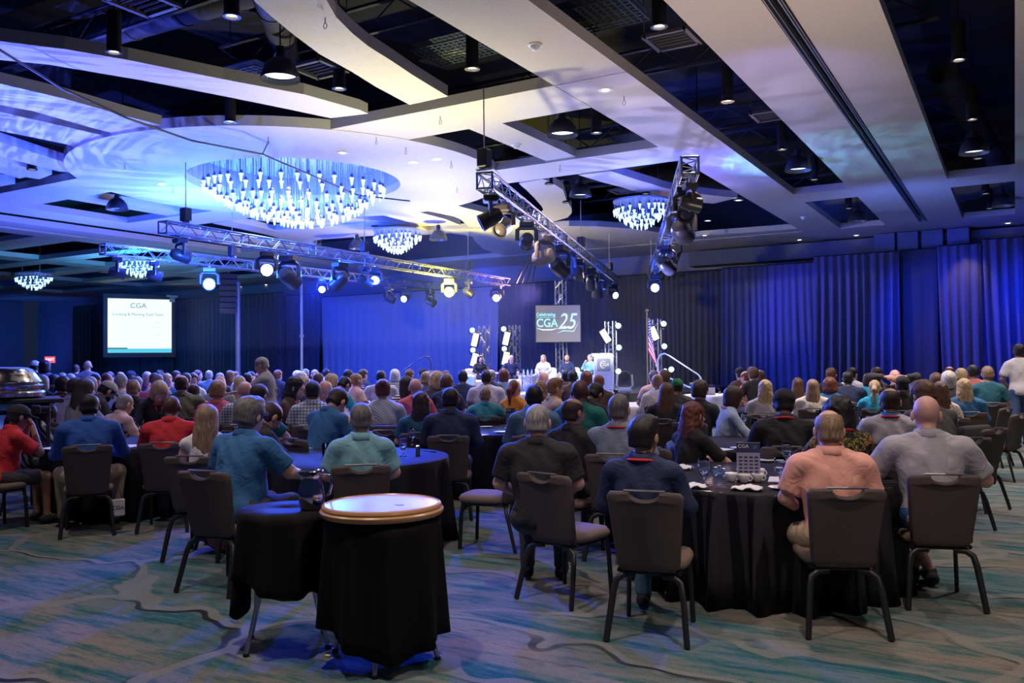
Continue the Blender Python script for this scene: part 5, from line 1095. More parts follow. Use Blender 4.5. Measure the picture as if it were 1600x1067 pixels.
# ------------------------------------------------------------------ foreground small tables
legs_m=mat('leg_steel',(.45,.45,.5),.3,.9)
def small_table(u,D,topz,r,label,clabel,legsa,drop,ph,flare,m):
    p=AT(u,800,D); t=thing('small_round_table',label,'table',(p.x,p.y,0),yaw_at(u,0),'small round tables in the foreground')
    MB().lathe([(.001,topz),(r,topz),(r,topz-.025),(.001,topz-.03)],n=36).obj('tabletop',mat('plywood'),t)
    for a in legsa:
        a=math.radians(a); MB().tube([(r*.66*math.cos(a),r*.66*math.sin(a),topz-.03),(r*.74*math.cos(a),r*.74*math.sin(a),.25),(r*.98*math.cos(a),r*.98*math.sin(a),.012)],.014,8).obj('leg',legs_m,t,autos=60); MB().lathe([(.001,0),(.018,0),(.018,.02),(.001,.02)],(r*.98*math.cos(a),r*.98*math.sin(a),0),10).obj('foot',bm_,t)
    V=[];n=112; prof=[(0.001,0),(.6,0),(1.005,0)]+[(None,k/9) for k in range(1,10)]
    for q,k in prof:
        for i in range(n):
            a=2*PI*i/n
            if q is not None: V.append((r*q*math.cos(a),r*q*math.sin(a),topz+.008))
            else:
                L=drop(a); z=topz+.008-L*k; f=1.012+flare*k+ (.01+.085*k)*(math.sin(a*9+ph)+.35*math.sin(a*19+ph*2)); V.append((r*f*math.cos(a),r*f*math.sin(a),z))
    m_=len(prof); o=MB().add(V,[(j*n+i,j*n+(i+1)%n,(j+1)*n+(i+1)%n,(j+1)*n+i) for j in range(m_-1) for i in range(n)]).obj('tablecloth',m,None,smooth=True,loc=(p.x,p.y,0),rotz=yaw_at(u,0)); s=o.modifiers.new('t','SOLIDIFY'); s.thickness=.004
    tag(o,clabel,'tablecloth','short cloths on the small tables'); return p
blk2=mat('linen_black_matte',(.005,.0045,.005),.75,spec=.2)
ps=small_table(447,5.05,.79,.275,'small round table with steel legs under the metal pitcher','short black cloth under the metal pitcher, one corner hanging low',(215,330,35,140),lambda a:.42+.20*max(0,math.sin(a*2+2.4))**2+.05*math.sin(a*3),1.0,.10,blk2)
pc=small_table(597,4.80,.795,.318,'small round table with steel legs under the round tray','black cloth nearly to the floor under the round wooden tray',(262,345,60,150),lambda a:.62+.09*math.sin(a+2.6)+.03*math.sin(a*3),2.0,.07,blk2)
# round tray with thick tan rim
t=thing('round_tray','round tray with a stepped tan rim and pale top on the near small table','tray',(pc.x,pc.y,.806))
MB().lathe([(.001,.0),(.335,.0),(.345,.012),(.345,.026),(.332,.036),(.335,.044),(.330,.056),(.318,.062),(.312,.056),(.001,.052)],n=72).obj('rim',mat('tray_wood',(.50,.27,.11),.28),t,autos=40); MB().lathe([(.001,.0535),(.311,.0555),(.311,.05),(.001,.05)],n=64).obj('inlay',mat('tray_top',(.50,.42,.42),.32),t,smooth=False)
MB().prism([(.09,.0),(.13,-.015),(.15,.01),(.12,.03)],.054,.0562).obj('sticker',mat('sticker_blue',(.05,.2,.55),.4),t)
# metal pitcher
p=AT(487,776,5.0); t=thing('metal_pitcher','polished metal water pitcher on the small black clothed table','pitcher',(p.x,p.y,.80),yaw_at(487,-90)); t.scale=(1.22,1.22,1.05)
MB().lathe([(.001,0),(.05,0),(.053,.006),(.062,.05),(.064,.09),(.056,.13),(.047,.165),(.050,.20),(.058,.215),(.056,.215),(.045,.17),(.054,.13),(.001,.02)],n=36,fn=lambda q,a:(q.x*(1+.25*max(0,math.cos(a-PI/2))**8*(q.z>.19)),q.y*(1+.30*max(0,math.sin(a))**8*(q.z>.19)),q.z)).obj('body',mat('pitcher_steel',(.55,.56,.60),.12,1),t,smooth=True)
MB().tube([(0,-.048,.19),(0,-.085,.185),(0,-.095,.13),(0,-.085,.08),(0,-.06,.06)],.007,8).obj('handle',mat('pitcher_steel'),t,smooth=True)
# debris
o=MB().rbox((0,0,.006),(.035,.02,.01),.003).obj('wrapper',mat('yellow_scrap',(.8,.6,.05),.5),None,loc=PT(512,1026,0)); tag(o,'tiny crumpled yellow scrap on the carpet in front of the tables','litter')
# ------------------------------------------------------------------ chrome roll-top chafer at left
p=AT(-6,622,9.6); zb=p.z; t=thing('chafing_dish','polished chrome roll top chafing dish at the left edge of the picture','chafing dish',p)
MB().lathe([(.001,0),(.46,0),(.49,.02),(.49,.06),(.47,.08),(.48,.10),(.48,.14),(.45,.16)],n=56).obj('base',mat('chafer_chrome',(.6,.6,.62),.16,1),t,autos=40)
MB().lathe([(.45,.16),(.46,.18),(.44,.20),(.40,.26),(.36,.32),(.30,.345),(.001,.35)],n=56).obj('lid',mat('chafer_gold',(.55,.52,.46),.14,1),t,autos=35)
c=thing('serving_stand','black serving stand holding the chrome chafing dish','stand',(p.x,p.y,0),yaw_at(0,0)); MB().rbox((-.1,0,zb-.03),(1.5,.9,.05),.01).obj('shelf',mat('stand_black',(.03,.03,.035),.4),c); MB().rbox((-.1,0,zb-.16),(1.3,.7,.03),.01).obj('lower_shelf',mat('stand_black'),c)
for sx in(-.75,.50):
    for sy in(-.36,.36): MB().tube([(sx,sy,.005),(sx,sy,zb-.05)],.022,8).obj('leg',mat('stand_black'),c)
q=PT(30,632,zb-.14); o=sheet((p.x+.2,p.y-.1,zb-.143),'printed white card lying under the chrome chafer shelf',.4,None)
# ------------------------------------------------------------------ people
SK={'l':(.62,.37,.27),'t':(.50,.28,.19),'d':(.10,.05,.035),'p':(.68,.38,.31),'m':(.32,.17,.11)}
HR={'k':(.010,.009,.010),'b':(.10,.045,.022),'B':(.035,.018,.012),'r':(.16,.045,.025),'y':(.50,.36,.20),'g':(.30,.29,.29),'w':(.62,.60,.58),'s':(.14,.135,.14),'o':(.30,.16,.07),'Y':(.30,.20,.12)}
def skinm(k):
    n='skin_'+k
    if n not in MATS: mat(n,SK[k],.5); MATS[n].node_tree.nodes['Principled BSDF'].inputs['Subsurface Weight'].default_value=.0
    return MATS[n]
def hairm(k):
    n='hair_'+k
    if n in MATS: return MATS[n]
    M=mat(n,HR[k],.5); nt=M.node_tree; b=nt.nodes['Principled BSDF']; tc=N(nt,'ShaderNodeTexCoord'); mp=N(nt,'ShaderNodeMapping'); mp.inputs['Scale'].default_value=(110,110,7); nt.links.new(tc.outputs['Object'],mp.inputs[0]); ns=N(nt,'ShaderNodeTexNoise'); ns.inputs['Scale'].default_value=1.6; ns.inputs['Detail'].default_value=4; nt.links.new(mp.outputs[0],ns.inputs['Vector'])
    c=HR[k]; r=ramp(nt,[(.32,tuple(q*.35 for q in c)),(.68,tuple(min(1,q*1.5) for q in c))]); nt.links.new(ns.outputs[0],r.inputs[0]); nt.links.new(r.outputs[0],b.inputs['Base Color']); bp=N(nt,'ShaderNodeBump'); bp.inputs['Strength'].default_value=.7; bp.inputs['Distance'].default_value=.006; nt.links.new(ns.outputs[0],bp.inputs['Height']); nt.links.new(bp.outputs[0],b.inputs['Normal']); return M
CL={'black':(.018,.018,.022),'navy':(.018,.03,.09),'char':(.05,.05,.055),'grey':(.26,.26,.29),'lgrey':(.44,.43,.48),'white':(.72,.70,.72),'pink':(.82,.40,.32),'dpink':(.62,.13,.17),'ppink':(.66,.45,.46),'red':(.62,.03,.04),'royal':(.02,.10,.42),'blue':(.03,.14,.33),'teal':(.03,.25,.33),'aqua':(.20,.45,.52),'slate':(.08,.17,.27),'green':(.01,.16,.14),'olive':(.15,.15,.10),'must':(.70,.27,.03),'tan':(.55,.42,.32),'khaki':(.48,.37,.24),'denim':(.05,.10,.22),'ldenim':(.36,.47,.62),'brown':(.09,.055,.045),'cream':(.70,.66,.56),'aquab':(.02,.35,.55),'bluegrey':(.22,.27,.36),'lav':(.5,.48,.62),'lblue':(.35,.50,.65),'dteal':(.02,.12,.17),'salmon':(.70,.22,.20)}
cloth_pat('cl_plaid','plaid',(.55,.57,.62),(.06,.12,.22),9); cloth_pat('cl_plaidw','plaid',(.70,.68,.66),(.10,.20,.30),8); cloth_pat('cl_bwstripe','hstripe',(.02,.02,.02),(.75,.72,.70),8.5); cloth_pat('cl_floral','floral',(.012,.012,.014),(.25,.22,.03),22,(.6,.10,.06)); cloth_pat('cl_wfloral','floral',(.65,.58,.52),(.45,.2,.2),14,(.1,.3,.3)); cloth_pat('cl_zebra','vstripe',(.04,.06,.09),(.62,.70,.74),7); cloth_pat('cl_pin','vstripe',(.35,.42,.50),(.60,.65,.70),14)
def clothm(k):
    if 'cl_'+k in MATS: return MATS['cl_'+k]
    M=mat('cl_'+k,CL[k],.85); nt=M.node_tree; b=nt.nodes['Principled BSDF']; tc=N(nt,'ShaderNodeTexCoord'); ns=N(nt,'ShaderNodeTexNoise'); ns.inputs['Scale'].default_value=7; ns.inputs['Detail'].default_value=2; ns.inputs['Distortion'].default_value=1.6; nt.links.new(tc.outputs['Object'],ns.inputs['Vector'])
    bp=N(nt,'ShaderNodeBump'); bp.inputs['Strength'].default_value=.42; bp.inputs['Distance'].default_value=.035; nt.links.new(ns.outputs[0],bp.inputs['Height']); nt.links.new(bp.outputs[0],b.inputs['Normal']); return M
STAND0=dict(stand=True)
POSES={'lap':dict(arms='lap'),'table':dict(arms='table',lean=.22,hp=.12),'down':dict(arms='table',lean=.34,hp=.55),'fold':dict(arms='fold',lean=.18),'slump':dict(arms='lap',lean=.0,hp=-.02),'hunch':dict(arms='table',lean=.45,hp=.05),'cross':dict(arms='lap',legs='cross',lean=-.02),'clap':dict(arms='clap',lean=.12),'chin':dict(arms='lap',arms2='chin',lean=.2,hp=.1),'headup':dict(arms='head',lean=-.05),'mic':dict(arms='mic',arms2='lap',lean=-.1,legs='cross'),'phone':dict(arms='face',lean=.30,hp=.15),'reach':dict(arms='reach',arms2='lap',lean=.25),'wide':dict(arms='wide',lean=.15)}
PEOPLE=[]
TKEEP=[(p.x,p.y,r) for p,r in TABLES.values()]
GRP='people listening at the round tables'
glassesm=mat('glasses_frame',(.015,.015,.02),.3)
npers=[0]
def rigdata(h,D): return h
CACHE_VAR={}
def person(u,v,D,a,skin,hair,hcol,shirt,label,pose='lap',sleeve='short',bot='long',bcol='char',w=1.0,fem=False,hy=0,legs=None,extra='',stand=False,chairlab=None,chrot=None,shoec='black',zh=None,capc='black',lany=None,nochair=False,cd=0.0,cs=0.0,pp=None,base=0.0):
    if not D:
        D=F*(EYE-(1.215 if not stand else 1.63))/(v-HZ(u)) if not stand else 15
    h=.014 if D<8.2 else (.019 if D<13 else .030)
    P=dict(POSES[pose]) if not stand else dict(stand=True,lean=.03,arms='down')
    if pp: P.update(pp)
    if legs: P['legs']=legs
    w=1+(w-1)*.72 if w>1 else w; P.update(w=w,fem=fem)
    if D>=13 and not stand and pose not in('clap','headup','mic'): w=round(w*5)/5; P['w']=w   # share meshes between far figures
    if hy: P['hy']=hy
    key=repr(sorted(P.items())); R=body_meshes(key,P,h,sleeve,bot); Pz=R['P']
    hl=np.array(Pz.H.translation)
    if D>=8.5 and base==0:
        c0=math.cos(yaw_at(u,a)); s00=math.sin(yaw_at(u,a)); off=hl[1]
        for k in range(0,29):
            dd=.06*(k//2+k%2)*(1 if k%2 else -1); q=AT(u,v,D+dd); bx,by=q.x+s00*off,q.y-c0*off
            if all((bx-tx)**2+(by-ty)**2>(tr+.13)**2 for tx,ty,tr in TKEEP) and all((bx-px_)**2+(by-py_)**2>.50**2 for px_,py_ in PEOPLE): D+=dd; break
    hw=AT(u,v,D)
    s_=(hw.z-base)/hl[2]; 
    if zh: s_=zh
    s_=min(1.10,max(.88,s_))
    rot=yaw_at(u,a); c,s0=math.cos(rot),math.sin(rot); ox=(hl[0]*c-hl[1]*s0)*s_; oy=(hl[0]*s0+hl[1]*c)*s_
    t=thing('person',label,'person',(hw.x-ox,hw.y-oy,base),rot,GRP if not stand else 'people standing'); t.scale=(s_,s_,s_); PEOPLE.append((t.location.x,t.location.y))
    linkm('body',R['body'],skinm(skin),t); linkm('shirt',R['shirt'],clothm(shirt),t); linkm('trousers',R['trousers'],clothm(bcol),t)
    for sm in R['shoe']: linkm('shoe',sm,clothm(shoec),t)
    H=Pz.H; hh=.008 if D<9 else (.011 if D<14 else .015)
    def hp(name,me,m):
        o=linkm(name,me,m,t); o.matrix_local=H; return o
    if hair in('cap','capback'): hp('hair',hair_mesh('short',hh),hairm(hcol)); hp('cap',hair_mesh(hair,hh),clothm(capc) if capc in CL else mat('cap_'+capc,{'greenc':(.01,.16,.05),'greyc':(.4,.38,.38)}[capc],.8))
    elif hair!='bald': hp('hair',hair_mesh(hair,hh),hairm(hcol))
    if 'b' in extra: hp('beard',hair_mesh('beard',hh),hairm(hcol if hair!='bald' else 's'))
    if 'g' in extra:
        mb=MB()
        for sx in(-1,1): mb.tube([(sx*.034+.024*math.cos(q),.112,.004+.018*math.sin(q)) for q in [2*PI*i/12 for i in range(12)]],.0028,5,closed=True); mb.tube([(sx*.058,.110,.008),(sx*.085,.02,.010),(sx*.085,-.015,-.005)],.0025,5)
        mb.tube([(-.011,.113,.008),(.011,.113,.008)],.0025,5); o=mb.obj('glasses',glassesm,t); o.matrix_local=H
    if 'e' in extra:
        for sx in(-1,1):
            mb=MB(); mb.cur=0; mb.lathe([(.001,-.013),(.008,-.010),(.0125,0),(.008,.010),(.001,.013)],(sx*.031,.078,.008),10); mb.cur=1; mb.lathe([(.001,.0),(.006,0),(.004,.002),(.001,.003)],(sx*.031,.0895,.007),8,Matrix.Rotation(-PI/2,3,'X')); o=mb.obj('eye',[mat('eye_white',(.75,.75,.75),.2),mat('eye_dark',(.02,.015,.01),.1)],t,smooth=True); o.matrix_local=H
    if D<13 and sleeve!='none' and not fem:
        mb=MB(); U=Pz.U; V=[]; n=24
        for r0,z0_,r1 in ((.070,1.140,0),(.086,1.130,0),(.100,1.082,0),(.080,1.070,0),(.064,1.10,0)):
            for i in range(n):
                q=2*PI*i/n; fr=max(0,math.sin(q)); V.append(U@Vector((r0*1.02*math.cos(q),-.012+r0*1.0*math.sin(q)+.012*fr,z0_-.030*fr+.006*math.sin(q))))
        mb.add(V,[(k*n+i,k*n+(i+1)%n,((k+1)%5)*n+(i+1)%n,((k+1)%5)*n+i) for k in range(5) for i in range(n)])
        mb.obj('collar',clothm('blue' if 'blue collar' in label else shirt),t,smooth=True)
    if lany or (D<9.5 and 'l' in extra):
        mb=MB(); U=Pz.U; col=lany or 'red'
        mb.tube([U@Vector((.093*math.cos(q)*1.0,-.018+.093*math.sin(q),1.085-.035*math.sin(q)*(1 if math.sin(q)>0 else .3))) for q in [2*PI*i/20 for i in range(20)]],.013,6,closed=True,flat=.8); mb.tube([U@Vector((.04,.085,1.04)),U@Vector((.0,.14,.90)),U@Vector((0,.15,.82))],.008,5)
        mb.obj('lanyard',clothm(col),t)
    npers[0]+=1
    if not stand and not nochair and D<26 and chairlab!='no':
        lab=chairlab or ('padded banquet chair under the '+label)
        ch_rot=rot if chrot is None else yaw_at(u,chrot)
        bx=t.location.x; by=t.location.y
        k=-.01-cd; vr=yaw_at(u,0); chair(bx-math.sin(ch_rot)*k+math.cos(vr)*cs,by+math.cos(ch_rot)*k+math.sin(vr)*cs,ch_rot,' '.join(lab.split()[:16]))
    return t
P_=person
# --- nearest figures
P_(840,660,6.15,6,'l','buzz','g','black','broad shouldered man in a black shirt with grey shaved hair, beside the empty armless chair',pose='lap',w=1.22,chrot=38,cs=.24,chairlab='dark banquet chair turned right under the man in the black shirt',sleeve='short')
P_(1007,682,5.3,14,'t','part','k','navy','man in a navy shirt with black hair and a red lanyard at the striped table',pose='cross',w=1.08,sleeve='long',bcol='slate',lany='red',hy=14,cs=.06,chrot=10,chairlab='dark banquet chair nearest the camera, under the man in navy')
P_(1295,672,5.42,-12,'p','balding','Y','pink','man in a pale pink shirt and khaki shorts, balding, at the striped table',pose='lap',w=1.14,bot='shorts',bcol='khaki',legs='spread',chrot=-14,chairlab='dark banquet chair under the man in the pink shirt')
P_(1447,648,6.0,-10,'p','bald','s','lgrey','bald man in a light grey polo and blue shorts with crossed ankles',pose='wide',w=1.30,bot='shorts',bcol='blue',legs='ankle',chrot=-14,chairlab='dark banquet chair at the right under the bald man in grey')
P_(968,640,7.3,12,'t','buzz','s','bluegrey','man in a blue grey polo with grey clipped hair, khaki knee raised',pose='cross',w=1.16,bcol='khaki',lany='red',hy=8)
P_(897,645,7.5,35,'m','balding','B','black','man in a black tee looking right, left of the blue grey polo',pose='lap',w=1.02,hy=15)
P_(1085,650,7.7,52,'p','wavy','r','black','woman with auburn hair in a black tee, hands clasped on the table edge',pose='fold',fem=True,bcol='white')
P_(1148,622,9.7,74,'l','bob','B','ldenim','woman in a pale denim jacket and dark bob with glasses, holding a drink',pose='table',fem=True,sleeve='long',extra='g',lany='dpink')
P_(1225,632,7.9,-2,'t','capback','k','black','man in a black mesh cap and black shirt with a red lanyard',pose='table',w=1.16,lany='red',sleeve='short')
P_(1308,648,6.75,-28,'m','curly','k','floral','person with dark curly hair in a black floral shirt leaning forward',pose='table',w=1.0,lany='red')
P_(1391,628,8.1,-2,'t','balding','B','lgrey','man in a light grey shirt with a blue collar and a shiny bald crown',pose='lap',w=1.16,lany='red')
P_(1441,618,8.7,-40,'l','thick','b','char','man in a dark grey tee with brown hair, leaning left behind the bald man',pose='hunch',w=1.2)
P_(907,613,9.4,18,'d','bald','k','green','bald dark skinned man in a dark green polo',pose='lap',w=1.16)
P_(930,617,10.6,40,'m','short','k','black','person in black with short black hair bending beside the green polo',pose='down')
P_(868,607,11.6,66,'p','part','o','tan','man in a tan shirt clapping his raised hands',pose='clap',w=1.05)
P_(846,610,12.2,25,'p','wavy','o','tan','person with light wavy hair left of the clapping man',pose='lap')
P_(835,621,9.2,4,'d','short','k','slate','man in a slate blue shirt with short black hair behind the black shirted man',w=1.14,sleeve='long')
P_(805,608,12.4,32,'p','pony','r','must','woman in a mustard yellow top with an auburn ponytail',fem=True,pose='lap')
P_(758,618,11.6,0,'p','buzz','Y','teal','man in a blue green polo with clipped blond hair',w=1.14,pose='wide')
P_(704,625,9.3,4,'m','short','k','navy','large man in a navy shirt right of the teal topped woman',w=1.26,sleeve='long')
P_(658,630,9.5,2,'l','wavy','B','dteal','woman with thick dark brown hair in a dark teal top',fem=True,w=1.12)
P_(564,655,6.75,-4,'l','buzz','s','aqua','grey haired man in a pale aqua shirt at the blue lit table',w=1.05,pose='slump',bcol='bluegrey',chrot=0,chairlab='black banquet chair under the grey haired man in aqua')
P_(392,650,6.6,48,'l','thick','s','blue','heavy man with glasses and thick grey hair in a blue polo, forearm on the table',w=1.34,pose='reach',extra='g',chrot=38,chairlab='dark banquet chair under the heavy man with glasses')
P_(424,652,7.9,62,'t','balding','B','black','balding man bowed over the table behind the man with glasses',pose='down',w=1.05)
P_(325,655,7.55,18,'p','long','Y','white','woman with long blonde hair in a white tank top and red shorts',fem=True,sleeve='none',bot='shorts',bcol='red',chrot=22,chairlab='dark banquet chair under the long haired blonde woman',pose='lap')
P_(268,638,8.9,10,'d','bald','k','red','bald man in a bright red polo seen from behind',w=1.18,pose='table')
P_(140,636,8.7,2,'d','balding','k','royal','man in a royal blue pullover with white shoulder flashes',w=1.24,sleeve='long',bcol='khaki',legs='spread',pose='table',chrot=2,chairlab='dark banquet chair under the man in royal blue')
P_(73,648,10.1,66,'l','bob','B','zebra','woman with a dark bob in a black and white patterned blouse looking down',fem=True,pose='down',lany='red')
P_(30,652,8.9,70,'m','cap','k','red','man in a red polo and black cap holding a camera to his face',pose='phone',w=1.12,bot='shorts',bcol='char',chrot=60,chairlab='grey banquet chair under the man with the camera')
P_(196,632,10.2,58,'p','buzz','g','ppink','man in a pale pink open shirt turned toward the right',pose='hunch',w=1.16,sleeve='long')
P_(528,628,9.0,48,'l','short','B','blue','man in a bright blue polo looking down at his phone',pose='down',w=1.12)
P_(598,610,11.0,0,'l','bun','r','pin','woman with red brown hair up in a pale striped jacket',fem=True,w=1.15,sleeve='long')
P_(489,612,11.0,6,'m','short','k','plaidw','man in a white and blue plaid shirt with a dark collar',w=1.1)
P_(508,602,12.2,168,'p','bald','g','cream','bald man facing the camera with bowed head in a cream shirt',pose='down',extra='e')
P_(463,606,11.8,110,'l','wavy','k','brown','woman with black hair and glasses in a dark brown jacket',fem=True,pose='table',sleeve='long',extra='ge',lany='red')
P_(634,602,13.2,-14,'l','long','B','bwstripe','woman with long dark hair in a black and white striped top',fem=True)
P_(383,612,11.2,8,'p','bald','g','plaid','bald man in a blue plaid shirt in front of the standing man',w=1.12,lany='dpink')
P_(341,612,10.9,20,'p','thick','o','dpink','man with wavy reddish hair and a dark red shirt',w=1.05)
P_(284,600,12.8,6,'l','balding','B','olive','large man in an olive shirt behind the red polo',w=1.30)
P_(249,606,12.0,168,'p','bob','y','black','blonde woman in black facing the camera, head bowed',fem=True,pose='down',lany='red',extra='e',sleeve='long')
P_(209,608,12.6,22,'p','buzz','Y','black','man with clipped blond hair in a black polo',w=1.1)
P_(168,603,12.6,70,'l','cap','k','char','bearded man in a grey cap looking down right',pose='down',extra='b',capc='greyc',sleeve='long')
P_(134,606,11.2,58,'l','long','B','grey','woman with very long dark hair in a light grey sweater',fem=True,pose='reach',sleeve='long')
P_(119,600,12.2,40,'m','short','B','lav','man in a pale lavender dress shirt',pose='table',sleeve='long')
P_(99,600,12.9,30,'m','short','k','black','man in a black shirt with a red lanyard behind the patterned blouse',lany='red')
# --- standing figures
P_(408,573,13.4,-72,'l','buzz','g','grey','grey haired man in a grey shirt standing in profile among the tables',stand=True,zh=1.0,bcol='black',pp=dict(lean=.12,arms='down',arms2='reach',hp=.25))
P_(1592,556,15.6,-12,'m','short','k','white','man in a white polo and dark trousers standing at the right edge',stand=True,bcol='denim',zh=1.06,pp=dict(arms='hip',lean=.05,legs='walk'))
P_(137,566,20,0,'l','bald','g','bluegrey','tall man in a blue grey shirt standing with his back turned at the left',stand=True,bcol='denim',zh=1.0)
P_(55,572,19,30,'t','cap','k','navy','standing man in a white brimmed hat behind the chrome chafer',stand=True,capc='white',zh=1.0)
P_(71,572,18.5,40,'m','curly','k','bluegrey','standing person with black hair left of the exit sign',stand=True,zh=1.0)
P_(119,577,22,20,'t','short','k','slate','standing person half hidden left of the tall man',stand=True,zh=.95)
